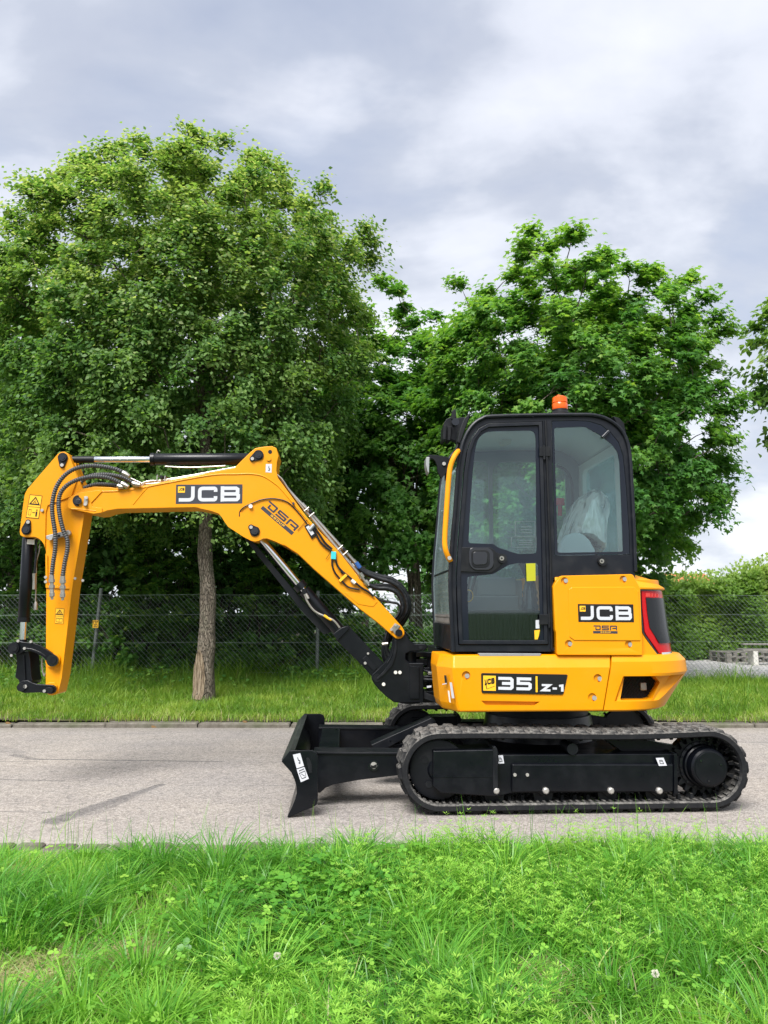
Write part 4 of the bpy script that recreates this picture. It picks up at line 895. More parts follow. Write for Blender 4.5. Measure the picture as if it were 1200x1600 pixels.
bag()
MB().cyl(U(875, 790, -.1), U(875, 806, -.1), .016, 12).obj('emergency_hammer', M['red'], cab); MB().cyl(U(875, 779, -.1), U(875, 790, -.1), .034, 12).obj('emergency_hammer', M['red'], cab)
# documents stuck inside the far window, rounded far grab frame
for (a, b, c, d) in ((805, 815, 836, 838), (799, 839, 838, 855)):
    f_ = frame_fn((a, d), (c, d), (a, b), FI - .02); mb = MB(); 
    for P in ([(0, 0), (1, 0), (1, 1), (0, 1), (0, 0)],): ribbon(mb, P, .04, f_)
    for k in range(3): ribbon(mb, [(.3, .25 + k * .2), (.85, .25 + k * .2)], .06, f_)
    mb.obj('window_notice', M['white_part'], cab, smooth=False)
MB().tube(smooth_path([U(869, 727, .05), U(884, 735, .05), U(893, 752, .05), U(895, 780, .05), U(894, 830, .05)], 5), .011, 8).obj('inner_frame', M['plastic'], cab)
MB().px([(781, 690), (790, 684.5), (800, 684), (798, 693), (786, 697), (782, 696)], -.3, -.28).obj('interior_light', M['white_part'], cab, .004)
# yellow grab rail on the front pillar
mb = MB(); RY = KN - .055
P = [(716.5, 705, KN + .0), (714, 707, RY + .02), (709.5, 714, RY), (704, 728, RY), (701.5, 745, RY), (699.5, 770, RY), (697.5, 800, RY), (695.5, 830, RY), (695, 848, RY), (696.5, 860, RY), (701, 872, RY + .02), (704, 876, KN)]
pts = smooth_path([U(*p) for p in P], 3); r_ = [.017] * len(pts); gr = mb.tube(pts, r_, 10).obj('grab_rail', M['yellow_rail'], ex)
bolt(gr, 716.5, 706, KN - .004, 3.2); bolt(gr, 702, 872, RY - .012, 3.2)
# wiper / work lamps / mirror brackets at the top of the windscreen
wl = MB(); wl.px([(693, 662), (697, 655), (705, 651), (709, 641), (712, 639), (713.5, 653), (722, 652), (735, 651), (728, 664), (720, 686), (714, 690), (706, 687), (694, 688)], KF - .42, KF - .36); wl = wl.obj('lamp_bracket', M['blackflat'], ex, .004)
MB().px([(693, 664), (698, 664), (696.5, 687), (692, 686)], KF - .46, KF - .30).obj('work_lamp', M['plastic'], wl, .004); MB().px([(700, 665), (706, 666), (704, 688), (699, 688)], KF - .44, KF - .32).obj('work_lamp', M['plastic'], wl, .004)
MB().px([(706, 643), (710.5, 639), (713, 652), (709, 655), (705.5, 655)], KF - .5, KF - .47).obj('mirror', M['plastic'], wl, .004); MB().disc(710, 662, KF - .47, KF - .53, 6, 18, .2).obj('mirror_joint', M['gloss'], wl)
MB().px([(736, 646), (733, 646), (725, 654), (718, 672), (714.5, 690), (718, 694), (722, 686), (728, 668)], KN + .02, KN + .10).obj('mirror', M['plastic'], ex, .008, 3)
MB().tube(smooth_path([U(717, 692, KN + .06), U(712, 705, KN + .06), U(711, 708, KN + .06)], 3), .012, 8).obj('mirror_arm', M['plastic'], ex)
ml = MB().px(rounded([(667, 713), (672, 710.5), (682, 711), (700, 714), (704, 720), (700, 735), (690, 748), (684, 738), (683, 728), (680, 720), (675, 716), (671, 718), (669, 722)], 1.5, 2, True), KN + .14, KN + .17).obj('lamp_bracket', M['blackflat'], ex, .004)
MB().px([(666, 714), (671.5, 714), (671, 725), (670.5, 740), (668, 737), (665.5, 725)], KN + .10, KN + .21).obj('mirror', M['dullsteel'], ml, .004); bolt(ml, 693.5, 725, KN + .14, 3)
# rear roof corner bracket
MB().px([(958, 650), (968, 653), (975, 661), (979, 680), (982, 700), (978, 690), (968, 669)], KN + .12, KN + .5).obj('rear_lamp_bracket', M['blackflat'], cab, .004)
for u in (770, 800, 832): bolt(cab, u, 651.5, KN - .004, 1.2, m='plastic')

# ---------------------------------------------------------------- undercarriage
zc_ = .262; ro = .238
xa = U(687.5, 1213, -.875).x; xb = U(1112, 1212, -.875).x
def track_path(r, n=20, sag=.010):
    P = []
    for k in range(n + 1): a = R(90 + 180 * k / n); P.append((xa + r * math.cos(a), zc_ + r * math.sin(a)))
    for k in range(1, 24): t = k / 24; P.append((xa + (xb - xa) * t, zc_ - r))
    for k in range(n + 1): a = R(-90 + 180 * k / n); P.append((xb + r * math.cos(a), zc_ + r * math.sin(a)))
    for k in range(1, 24): t = k / 24; P.append((xb + (xa - xb) * t, zc_ + r - sag * math.sin(math.pi * t) - .006 * math.sin(2 * math.pi * t)))
    return P
def resample(P, n):
    P = [Vector(p) for p in P]; P.append(P[0]); L_ = [0]
    for i in range(1, len(P)): L_.append(L_[-1] + (P[i] - P[i - 1]).length)
    out = []; j = 0
    for i in range(n):
        s = L_[-1] * i / n
        while L_[j + 1] < s: j += 1
        t = (s - L_[j]) / (L_[j + 1] - L_[j]); p = P[j].lerp(P[j + 1], t); d = (P[j + 1] - P[j]).normalized(); out.append((p, d))
    return out
NL = 50
def lug_mesh():
    """one tread bar: a block with sloping flanks, local x along the belt, z outwards"""
    mb = MB(); a, b, h = .038, .026, .017
    for (y0, y1, sh) in ((-.143, .02, -.012), (-.02, .143, .012)):
        v = [(-a + sh, y0, 0), (a + sh, y0, 0), (a + sh, y1, 0), (-a + sh, y1, 0), (-b + sh, y0 + .014, h), (b + sh, y0 + .014, h), (b + sh, y1 - .014, h), (-b + sh, y1 - .014, h)]
        mb.add(v, [(3, 2, 1, 0), (4, 5, 6, 7), (0, 1, 5, 4), (1, 2, 6, 5), (2, 3, 7, 6), (3, 0, 4, 7)])
    me = bpy.data.meshes.new('tread_lug'); me.from_pydata(mb.v, [], mb.f); me.materials.append(M['rubber']); return me
LUG = lug_mesh()
def track(s):
    yc = s * .725; w2 = .150
    P = resample(track_path(ro), 180); mb = MB(); vs = []
    prof = [(-w2, -.008), (-w2 + .012, .0), (w2 - .012, .0), (w2, -.008), (w2, -.036), (w2 - .020, -.044), (w2 - .036, -.034), (-w2 + .036, -.034), (-w2 + .020, -.044), (-w2, -.036)]
    n = len(prof)
    for p, d in P:
        nx, nz = d.y, -d.x                       # outward
        for y, h in prof: vs.append((p.x + nx * h, yc + y, p.y + nz * h))
    m = len(P); fs = [(i * n + k, i * n + (k + 1) % n, ((i + 1) % m) * n + (k + 1) % n, ((i + 1) % m) * n + k) for i in range(m) for k in range(n)]
    mb.add(vs, fs); t = mb.obj('rubber_track', M['rubber'], ex, ang=50); t['label'] = 'dusty rubber track on the near side' if s < 0 else 'rubber track on the far side'
    for i, (p, d) in enumerate(resample(track_path(ro), NL)):
        nx, nz = d.y, -d.x
        o = bpy.data.objects.new('tread_lug', LUG); col.objects.link(o); o.parent = t
        o.matrix_local = Matrix(((d.x, 0, nx, p.x - nx * .003), (0, 1, 0, yc), (d.y, 0, nz, p.y - nz * .003), (0, 0, 0, 1)))
    mb = MB()
    for i, (p, d) in enumerate(resample(track_path(ro - .034), 112)):          # inner guide blocks
        nx, nz = -d.y, d.x; e = .013
        for ya, yb, h in ((-w2 + .030, -.06, .011), (.06, w2 - .030, .011), (-.045, -.02, .034), (.02, .045, .034)):
            if h > .02 and i % 2: continue
            c = [Vector((p.x + d.x * sx_ * e * k, 0, p.y + d.y * sx_ * e * k)) + Vector((nx, 0, nz)) * hh for hh, k in ((-.004, 1), (h, .6)) for sx_ in (-1, 1)]
            v = [c[0] + Vector((0, yc + ya, 0)), c[1] + Vector((0, yc + ya, 0)), c[1] + Vector((0, yc + yb, 0)), c[0] + Vector((0, yc + yb, 0)), c[2] + Vector((0, yc + ya + .004, 0)), c[3] + Vector((0, yc + ya + .004, 0)), c[3] + Vector((0, yc + yb - .004, 0)), c[2] + Vector((0, yc + yb - .004, 0))]
            mb.add(v, [(3, 2, 1, 0), (4, 5, 6, 7), (0, 1, 5, 4), (1, 2, 6, 5), (2, 3, 7, 6), (3, 0, 4, 7)])
    mb.obj('guide_blocks', M['rubber'], t, kind='stuff', ang=30)
    y = lambda v: s * v                       # distance from the centre line -> y
    # idler wheel
    mb = MB(); mb.tube([(xa, y(.80), zc_), (xa, y(.795), zc_), (xa, y(.66), zc_), (xa, y(.655), zc_)], [.165, .180, .180, .165], 40)
    w = mb.obj('idler_wheel', M['blackflat'], ex); MB().tube([(xa, y(.82), zc_), (xa, y(.80), zc_)], [.06, .07], 24).obj('hub', M['black'], w)
    for k in range(4): a = R(45 + 90 * k + 10); MB().tube([(xa + .105 * math.cos(a), y(.806), zc_ + .105 * math.sin(a)), (xa + .105 * math.cos(a), y(.80), zc_ + .105 * math.sin(a))], .022, 16).obj('wheel_hole', M['plastic'], w)
    # sprocket and travel motor
    T = []; nt_ = 21
    for k in range(nt_ * 4): rr = (.158, .158, .195, .195)[k % 4]; a = 2 * math.pi * (k + .5) / (nt_ * 4); T.append((xb + rr * math.cos(a), zc_ + rr * math.sin(a)))
    mb = MB(); mb.prism(T, y(.735), y(.700)); sp = mb.obj('sprocket', M['blackflat'], ex, .003)
    prf = [(.735, .150), (.745, .150), (.750, .135), (.775, .130), (.780, .122), (.838, .118), (.850, .108), (.851, .100), (.856, .099), (.858, .0)]
    MB().tube([(xb + .005, y(a), zc_) for a, b in prf], [b for a, b in prf], 48).obj('travel_motor', M['black'], sp)
    for k in range(16):
        a = 2 * math.pi * k / 16; MB().tube([(xb + .142 * math.cos(a), y(.745), zc_ + .142 * math.sin(a)), (xb + .142 * math.cos(a), y(.755), zc_ + .142 * math.sin(a))], .009, 6).obj('bolt', M['blackflat'], sp)
    for k in range(3): a = R(20 + 120 * k); MB().tube([(xb + .075 * math.cos(a), y(.858), zc_ + .075 * math.sin(a)), (xb + .075 * math.cos(a), y(.861), zc_ + .075 * math.sin(a))], .008, 8).obj('bolt', M['gloss'], sp)
    MB().tube([(xb, y(.64), zc_), (xb, y(.695), zc_)], .186, 40).obj('motor_housing', M['blackflat'], sp)
    # side frame
    f = lambda L_: [(U(u, v, -.84).x, U(u, v, -.84).z) for u, v in L_]
    mb = MB(); mb.prism(f([(775, 1180.5), (1054, 1179), (1056, 1186), (1056, 1238), (1038, 1240), (1028, 1247), (1018, 1239), (962, 1240), (953, 1247), (943, 1240), (861, 1240), (851, 1247), (841, 1240), (800, 1241), (775, 1247)]), y(.815), y(.64)); fr = mb.obj('side_frame', M['black'], ex, .006)
    mb = MB(); pts = f([(800, 1194), (1052, 1194), (1052, 1237), (1034, 1238), (1028, 1243), (1020, 1237), (960, 1237), (953, 1243), (946, 1237), (858, 1237), (851, 1243), (844, 1237), (800, 1238)]); mb.prism(pts, y(.815), y(.845)); mb.obj('frame_face', M['black'], fr, .008, 3)
    mb = MB(); mb.prism(f([(676, 1172), (775, 1170), (778, 1174), (778, 1243), (764, 1243), (688, 1238), (676, 1228)]), y(.65), y(.862)); fb = mb.obj('tensioner_cover', M['black'], ex, .008, 3)
    mb = MB(); mb.prism(f([(676.6, 1212), (770, 1211.5), (770, 1213), (676.6, 1213.5)]), y(.861), y(.865)); mb.obj('cover_edge', M['black'], fb)
    mb = MB(); mb.prism(f([(769, 1166), (773, 1165), (776, 1170), (777, 1236), (769, 1236)]), y(.64), y(.868)); mb.obj('cover_flange', M['blackflat'], fb, .003)
    mb = MB(); mb.prism(f([(1052, 1177), (1057, 1177), (1058, 1240), (1052, 1240)]), y(.62), y(.855)); mb.obj('end_plate', M['black'], fr, .003)
    mb = MB(); mb.prism(f([(1004, 1158), (1050, 1168), (1075, 1172), (1075, 1190), (1040, 1186), (1008, 1181), (985, 1181), (955, 1160)]), y(.62), y(.70)); mb.obj('motor_guard', M['blackflat'], fr, .003)
    c = f([(895.5, 1171)])[0]; MB().tube([(c[0], y(.83), c[1]), (c[0], y(.65), c[1])], .035, 20).obj('carrier_roller', M['blackflat'], fr)
    for u in (774.6, 851.7, 953, 1028.5):
        c = f([(u, 1234.5)])[0]; MB().tube([(c[0], y(.79), .105), (c[0], y(.68), .105)], .062, 24).obj('track_roller', M['blackflat'], fr)
        MB().tube([(c[0], y(.842), c[1]), (c[0], y(.866), c[1]), (c[0], y(.874), c[1])], [.020, .020, .013], 8).obj('bolt', M['bolt'], fr)
    for u in (804, 823.5): c = f([(u, 1210.2)])[0]; MB().tube([(c[0], y(.842), c[1]), (c[0], y(.853), c[1])], .0105, 8).obj('bolt', M['bolt'], fr)
    if s < 0:
        for L_ in ([(776, 1181.5), (787, 1181), (789, 1194), (778, 1194.5)], [(1024, 1184), (1036, 1183.5), (1041.5, 1196), (1029, 1196.5)]):
            g = [(U(u, v, -.865 if L_[0][0] < 800 else -.849).x, U(u, v, -.865 if L_[0][0] < 800 else -.849).z) for u, v in L_]; yy = -.8465 if L_[0][0] > 800 else -.8165
            MB().sheet(f(L_), yy).obj('track_label', M['white'], fr, smooth=False)
            mb = MB(); a = f(L_); cx_ = sum(p[0] for p in a) / 4; cz = sum(p[1] for p in a) / 4; hh = .014
            fn2 = lambda i, j: Vector((cx_ + i * hh - j * .004, yy - .001, cz + j * hh)); ribbon(mb, [(-.8, -.8), (.8, -.8), (.6, .7), (-.6, .7), (-.8, -.8)], .25, fn2); ribbon(mb, [(-.5, .2), (.5, .2)], .2, fn2); mb.obj('label_print', M['decal_black'], fr, smooth=False)
for s in (-1, 1): track(s)
mb = MB(); mb.prism([(-.42, .34), (.42, .34), (.50, .22), (.40, .16), (-.40, .16), (-.50, .22)], -.64, .64); mb.obj('cross_frame', M['blackflat'], ex, .012)
mb = MB(); mb.cyl((0, 0, .30), (0, 0, .505), .42, 40, .38); mb.obj('centre_housing', M['black'], ex)

# ---------------------------------------------------------------- dozer blade
NE = -.86
pl = [(453, 1175.5), (439.5, 1192.5), (447, 1201), (455, 1210), (460, 1221), (463, 1232.5), (463.5, 1242), (461, 1251.5), (456, 1264), (448.5, 1279.5), (452, 1280), (472, 1271), (489, 1264.5), (495, 1260), (496.5, 1255), (496.8, 1185), (494, 1178), (488, 1175.3)]
endp = [(U(u, v, NE).x, U(u, v, NE).z) for u, v in pl]
zmin = min(p[1] for p in endp); endp = [(x, z - zmin + .004) for x, z in endp]
blade = MB().prism(endp, NE, NE + .022).obj('blade_end_plate', M['black'], ex, .004); b2 = MB().prism(endp, -NE, -NE - .022).obj('blade_end_plate', M['black'], ex, .004)
front = endp[1:10]; mb = MB(); thk = .016
ring = [(x, z) for x, z in front] + [(x + thk, z) for x, z in reversed(front)]
mbl = mb.prism(ring, NE + .022, -NE - .022).obj('moldboard', M['black'], ex, .003); mbl['label'] = 'black curved dozer blade'
tx = endp[0]; MB().prism([(endp[0][0], endp[0][1]), (endp[1][0] + .0, endp[1][1] + .006), (endp[1][0] + .02, endp[1][1] + .002), (endp[0][0] + .028, endp[0][1] - .006)], NE + .022, -NE - .022).obj('blade_top_plate', dusty('scuffed_black_paint', (.02, .024, .022), .5, 0, (.12, .13, .12), .5, 18), mbl, .002)
for y0, s in ((NE - .002, 1), (-NE - .024, 1)):
    P = rounded([(U(u, v, NE).x, U(u, v, NE).z) for u, v in ((478, 1179), (486, 1177), (491, 1191), (491, 1207), (486, 1209), (482, 1206))], .008, 4, True)
c = U(494, 1146, .86)
mb = MB(); P = rounded([(U(u, v, .84).x, U(u, v, .84).z) for u, v in ((484, 1134), (500, 1133.5), (505, 1146), (505, 1159), (490, 1160))], .012, 4, True); Hh = rounded([(U(u, v, .84).x, U(u, v, .84).z) for u, v in ((490, 1140), (495, 1140), (499, 1151), (499, 1156), (494, 1156))], .01, 4, True)
mb.prism(P, .84, .865, holes=[Hh]); mb.obj('lifting_eye', M['black'], ex)
P = rounded([(U(u, v, NE - .003).x, U(u, v, NE - .003).z) for u, v in ((478, 1184), (483, 1184), (487.5, 1196), (487.5, 1208), (483, 1208.5))], .01, 4, True)
MB().prism(P, NE - .003, NE).obj('lifting_slot', M['plastic'], blade, .001)
for L_, kind_ in (([(457.5, 1182), (469, 1179.5), (475, 1199.5), (463.5, 1203.5)], 0), ([(463.5, 1205), (475.5, 1201), (482.5, 1219.5), (470, 1225)], 1)):
    mb = MB(); y_ = NE - .001; a = [U(u, v, y_) for u, v in L_]; a = [Vector((p.x, y_, p.z - zmin + .004)) for p in a]; mb.add(a, [(0, 1, 2, 3)]); mb.obj('safety_label', M['white'], blade, smooth=False)
    fn3 = lambda i, j, a=a: (a[3] + (a[2] - a[3]) * i + (a[0] - a[3]) * j) + Vector((0, -.001, 0)); mb = MB()
    if kind_ == 0: ribbon(mb, [(.5, .72), (.5, .52), (.66, .42), (.6, .28), (.44, .32)], .09, fn3)
    else: ribbon(mb, [(.25, .2), (.75, .2), (.85, .65), (.15, .65), (.25, .2)], .05, fn3); ribbon(mb, [(.35, .55), (.65, .3)], .05, fn3); ribbon(mb, [(.2, .82), (.85, .82)], .06, fn3)
    mb.obj('label_print', M['decal_black'], blade, smooth=False)
# push arms: near and far, cross tube, ram guard
AYn = -.60
ar = [(U(u, v, AYn).x, U(u, v, AYn).z) for u, v in ((490, 1176), (640, 1176), (700, 1178), (700, 1205), (626, 1211), (560, 1219), (521, 1226), (509, 1231), (500, 1239), (490, 1238))]
for s in (1, -1):
    arm = MB().prism(ar, s * AYn, s * (AYn + .035)).obj('push_arm', M['black'], ex, .004)
    MB().prism([(U(u, v, AYn).x, U(u, v, AYn).z) for u, v in ((490, 1174), (700, 1176), (700, 1179), (490, 1177.5))], s * (AYn - .012), s * (AYn + .16)).obj('arm_top_plate', M['blackflat'], arm, .003)
    MB().prism(ar, s * (AYn + .12), s * (AYn + .15)).obj('arm_web', M['black'], arm, .004)
    if s > 0:
        MB().disc(584, 1196, AYn, AYn - .010, 7.6, 24, .2).obj('pivot_bush', M['gloss'], arm); MB().disc(584, 1196, AYn - .010, AYn - .014, 5, 20, .2).obj('pivot_face', M['bolt'], arm)
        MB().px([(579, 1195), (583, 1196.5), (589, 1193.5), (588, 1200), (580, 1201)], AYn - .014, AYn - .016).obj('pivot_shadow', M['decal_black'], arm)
mb = MB(); p0, p1 = U(600, 1164, -.02), U(690, 1122, -.02); d = (p1 - p0)
z0 = .30
mb.box((U(497, 1180, -.5).x, -.56, .20), (U(530, 1180, -.5).x, .56, .34)); mb.obj('blade_cross_tube', M['black'], ex, .008)
y0, y1 = -.09, .07
q4 = [(U(u, v, y0).x, U(u, v, y0).z) for u, v in ((579.5, 1164), (674, 1121.5), (682, 1128), (590, 1177))]
MB().prism(q4, y0, y1).obj('ram_guard', M['blackflat'], ex, .006)
q4 = [(U(u, v, y0).x, U(u, v, y0).z) for u, v in ((572, 1186), (590, 1168), (700, 1150), (700, 1190), (600, 1200))]
MB().prism(q4, y0 + .03, y1 - .03).obj('blade_ram', M['black'], ex, .01)
MB().disc(609.5, 1157, y0, y0 - .004, 1.8, 10).obj('bolt', M['gloss'], ex)
# ================================================================== GROUND
def gmat(name, f):
    m = mat(name, (.1, .1, .1), .9, spec=.3); f(NB(m), m); return m
def seg_dist(q, x, y, a, b):
    """distance from (x, y) to the segment a-b, in nodes"""
    dx, dy = b[0] - a[0], b[1] - a[1]; L2 = dx * dx + dy * dy
    px = q.math('SUBTRACT', x, a[0]); py = q.math('SUBTRACT', y, a[1])
    t = q.math('ADD', q.math('MULTIPLY', px, dx / L2), q.math('MULTIPLY', py, dy / L2), clamp=True)
    ex_ = q.math('SUBTRACT', px, q.math('MULTIPLY', t, dx)); ey = q.math('SUBTRACT', py, q.math('MULTIPLY', t, dy))
    return q.math('SQRT', q.math('ADD', q.math('MULTIPLY', ex_, ex_), q.math('MULTIPLY', ey, ey))), t
RX0, RX1 = -16, 18
Y_NEAR, Y_FAR = 4.16, 8.50
def road_mat(q, m):
    co = q.coord(); s = q.n('ShaderNodeSeparateXYZ'); q.l(co, s.inputs[0]); x, y = s.outputs[0], s.outputs[1]
    v = q.n('ShaderNodeTexVoronoi'); v.inputs['Scale'].default_value = 130; q.l(co, v.inputs[0])
    vc = q.n('ShaderNodeSeparateColor'); q.l(v.outputs['Color'], vc.inputs[0])
    stone = q.ramp(vc.outputs[0], [(0, (.19, .172, .155)), (.30, (.26, .238, .218)), (.7, (.33, .303, .279)), (1, (.44, .41, .38))])
    v2 = q.n('ShaderNodeTexVoronoi'); v2.inputs['Scale'].default_value = 38; q.l(co, v2.inputs[0]); vc2 = q.n('ShaderNodeSeparateColor'); q.l(v2.outputs['Color'], vc2.inputs[0])
    stone = q.mix(q.mr(vc2.outputs[1], .82, .95, 0, .3), stone, (.46, .42, .38)); stone = q.mix(q.mr(vc2.outputs[2], .86, .97, 0, .35), stone, (.10, .10, .10))
    big = q.noise(.55, 5, .6); c = q.mix(q.mr(big, .35, .65), q.mix(1.0, stone, (.90, .90, .92), 'MULTIPLY'), q.mix(1.0, stone, (1.10, 1.07, 1.03), 'MULTIPLY'))
    mpx = q.n('ShaderNodeMapping'); mpx.inputs['Scale'].default_value = (.22, 2.2, 1); q.l(co, mpx.inputs[0]); st_ = q.noise(1.6, 6, .6, mpx.outputs[0]); c = q.mix(q.mr(st_, .42, .70, 0, .45), c, q.mix(1.0, c, (.76, .76, .79), 'MULTIPLY')); fl_ = q.noise(3.2, 7, .7); c = q.mix(q.mr(fl_, .60, .72, 0, .30), c, (.16, .15, .145))
    edge = q.noise(9, 4, .6); edgef = q.noise(45, 3, .7)
    j = q.math('MULTIPLY_ADD', edge, .10, -.05)
    dark = None
    G_ = lambda u, v: ground(u, v)[:2]
    for a, b, w0, w1, st in ((G_(85, 1283), G_(252, 1226), .085, .035, .8), (G_(140, 1268), G_(225, 1236), .11, .04, .5), (G_(22, 1180), G_(60, 1187), .05, .03, .6), (G_(0, 1172), G_(40, 1176), .16, .02, .30), (G_(40, 1186), G_(345, 1190), .022, .015, 1.0), (G_(-200, 1190), G_(60, 1190), .014, .014, .6), (G_(-300, 1212), G_(98, 1220), .035, .018, .6),
                             (G_(-200, 1266), G_(80, 1269), .022, .012, .5), (G_(285, 1227), G_(460, 1227.5), .012, .012, .35), (G_(180, 1147), G_(230, 1146), .03, .03, .35), (G_(1080, 1158), G_(1500, 1166), .02, .012, .7), (G_(560, 1200), G_(1400, 1196), .012, .01, .3)):
        d, t = seg_dist(q, x, y, a, b); ww = q.math('MULTIPLY_ADD', t, w1 - w0, w0); d = q.math('ADD', d, q.math('MULTIPLY', j, min(1.0, (w0 + w1) * 4)))
        k = q.math('MULTIPLY', q.math('SUBTRACT', 1.0, q.math('DIVIDE', d, ww), clamp=True), 3.2, clamp=True); k = q.math('MULTIPLY', k, q.math('MULTIPLY', q.mr(edgef, .25, .55, .35, 1.0), st))
        dark = k if dark is None else q.math('MAXIMUM', dark, k)
    c = q.mix(dark, c, q.mix(1.0, stone, (.40, .41, .44), 'MULTIPLY'))
    # sand and dust collected along both edges
    e1 = q.mr(q.math('ADD', y, q.math('MULTIPLY', edge, .5)), Y_NEAR + .15, Y_NEAR + .85, .55, 0); c = q.mix(e1, c, (.42, .385, .35))
    e2 = q.mr(q.math('ADD', y, q.math('MULTIPLY', edge, .4)), Y_FAR - .15, Y_FAR + .15, 0, .5); c = q.mix(e2, c, (.20, .18, .15))
    q.base(c); h = q.math('ADD', v.outputs['Distance'], q.math('MULTIPLY', edgef, .5)); q.bump(h, .5, .006); q.b.inputs['Roughness'].default_value = .88
MB().add([(RX0, Y_NEAR - .3, 0), (RX1, Y_NEAR - .3, 0), (RX1, Y_FAR + .1, 0), (RX0, Y_FAR + .1, 0)], [(0, 1, 2, 3)]).obj('road', gmat('old_asphalt', road_mat), None, kind='structure', smooth=False)
def earth(q, m):
    c = q.ramp(q.noise(5, 8, .65), [(.3, (.06, .055, .030)), (.55, (.11, .10, .055)), (.75, (.20, .17, .11))]); q.base(c); q.bump(q.noise(30, 6, .7), .8, .03)
M['earth'] = gmat('soil', earth)
def dome(Rg=900):
    """ground out to the horizon: one sheet just below everything"""
    MB().add([(-Rg, -Rg, -.03), (Rg, -Rg, -.03), (Rg, Rg, -.03), (-Rg, Rg, -.03)], [(0, 1, 2, 3)]).obj('ground', gmat('meadow_ground', lambda q, m: q.base(q.ramp(q.noise(.3, 6), [(.3, (.03, .06, .015)), (.7, (.06, .10, .025))]))), None, kind='structure', smooth=False)
dome()
def sheet_grid(name, x0, x1, y0, y1, nx, ny, hf, m):
    xs = np.linspace(x0, x1, nx + 1); ys = np.linspace(y0, y1, ny + 1); X, Y = np.meshgrid(xs, ys); Zg = hf(X, Y)
    mb = MB(); mb.v = list(map(tuple, np.stack([X.ravel(), Y.ravel(), Zg.ravel()], 1).tolist())); n = nx + 1
    mb.f = [(j * n + i, j * n + i + 1, (j + 1) * n + i + 1, (j + 1) * n + i) for j in range(ny) for i in range(nx)]
    return mb.obj(name, m, None, kind='structure')
def vnoise(X, Y, s, seed=0):
    r = np.random.default_rng(seed); T = r.random((64, 64)); x = X / s + 1000; y = Y / s + 1000
    xi = np.floor(x).astype(int); yi = np.floor(y).astype(int); fx_ = x - xi; fy = y - yi; fx_ = fx_ * fx_ * (3 - 2 * fx_); fy = fy * fy * (3 - 2 * fy)
    g = lambda a, b: T[a % 64, b % 64]
    return (g(xi, yi) * (1 - fx_) + g(xi + 1, yi) * fx_) * (1 - fy) + (g(xi, yi + 1) * (1 - fx_) + g(xi + 1, yi + 1) * fx_) * fy
near_h = lambda X, Y: .035 * np.clip((4.12 - Y) / .2, 0, 1) + .05 * vnoise(X, Y, .7, 3) * np.clip((4.05 - Y) / .4, 0, 1) - .006
far_h = lambda X, Y: .046 + .05 * np.clip((Y - 8.9) / 2, 0, 1) + .03 * vnoise(X, Y, .9, 5)
sheet_grid('near_verge', -9, 10, -3, 4.13, 60, 30, near_h, M['earth'])
sheet_grid('far_verge', RX0, RX1, 8.62, 13.0, 60, 16, far_h, M['earth'])
def litter(q, m): q.base(q.ramp(q.noise(9, 8, .7), [(.3, (.018, .016, .010)), (.6, (.05, .042, .025)), (.8, (.09, .075, .04))])); q.bump(q.noise(40, 5), .8, .03)
MB().add([(-30, 13.0, .10), (5.2, 13.0, .10), (5.2, 44, .10), (-30, 44, .10)], [(0, 1, 2, 3)]).obj('woodland_floor', gmat('leaf_litter', litter), None, kind='structure', smooth=False)
def gravelm(q, m):
    v = q.n('ShaderNodeTexVoronoi'); v.inputs['Scale'].default_value = 26; q.l(q.coord(), v.inputs[0]); vc = q.n('ShaderNodeSeparateColor'); q.l(v.outputs['Color'], vc.inputs[0])
    c = q.ramp(vc.outputs[0], [(0, (.26, .25, .24)), (.5, (.46, .445, .43)), (1, (.64, .62, .60))]); c = q.mix(q.mr(q.noise(1.2, 6), .55, .72, 0, .6), c, (.16, .17, .08)); q.base(c); q.bump(v.outputs['Distance'], .8, .02)
MB().add([(5.2, 13.0, .11), (30, 13.0, .11), (30, 44, .11), (5.2, 44, .11)], [(0, 1, 2, 3)]).obj('gravel_yard', gmat('pale_gravel', gravelm), None, kind='structure', smooth=False)
# kerb: long granite stones laid end to end; paved gutter strip on the near side
def stonem(q, m):
    c = q.ramp(q.noise(12, 8, .7), [(.3, (.08, .070, .055)), (.55, (.16, .145, .120)), (.75, (.25, .23, .20))]); c = q.mix(q.mr(q.noise(2.5, 5), .5, .7, 0, .6), c, (.09, .10, .055)); q.base(c); q.bump(q.noise(60, 5), .4, .006)
M['granite'] = gmat('granite', stonem)
kerb = bpy.data.objects.new('kerb', None); col.objects.link(kerb); kerb['kind'] = 'structure'; kerb.location = (0, Y_FAR, 0)
def stone_mesh(L_, W_, H_, name, b=.008):
    mb = MB(); mb.box((0, 0, 0), (L_, W_, H_)); me = bpy.data.meshes.new(name); me.from_pydata(mb.v, [], mb.f); me.materials.append(M['granite'])
    bm = bmesh.new(); bm.from_mesh(me); bmesh.ops.bevel(bm, geom=[e for e in bm.edges if all(v.co.z > 0 for v in e.verts)], offset=b, segments=1, affect='EDGES'); bm.to_mesh(me); bm.free(); return me
km = [stone_mesh(l, .14, .13, 'kerb_stone', .012) for l in (.99, .985, .98)]
x = RX0; i = 0
while x < RX1:
    o = bpy.data.objects.new('kerb_stone', km[i % 3]); col.objects.link(o); o.parent = kerb; o.location = (x, random.uniform(-.006, .006), -.083 + random.uniform(-.010, .006)); o.rotation_euler = (random.uniform(-.02, .02), random.uniform(-.003, .003), random.uniform(-.004, .004)); x += 1.0; i += 1
gut = bpy.data.objects.new('gutter', None); col.objects.link(gut); gut['kind'] = 'structure'; gut.location = (0, Y_NEAR, 0)
gm_ = [stone_mesh(l, w_, .06, 'sett', .012) for l, w_ in ((.155, .125), (.14, .13), (.165, .12), (.15, .135))]
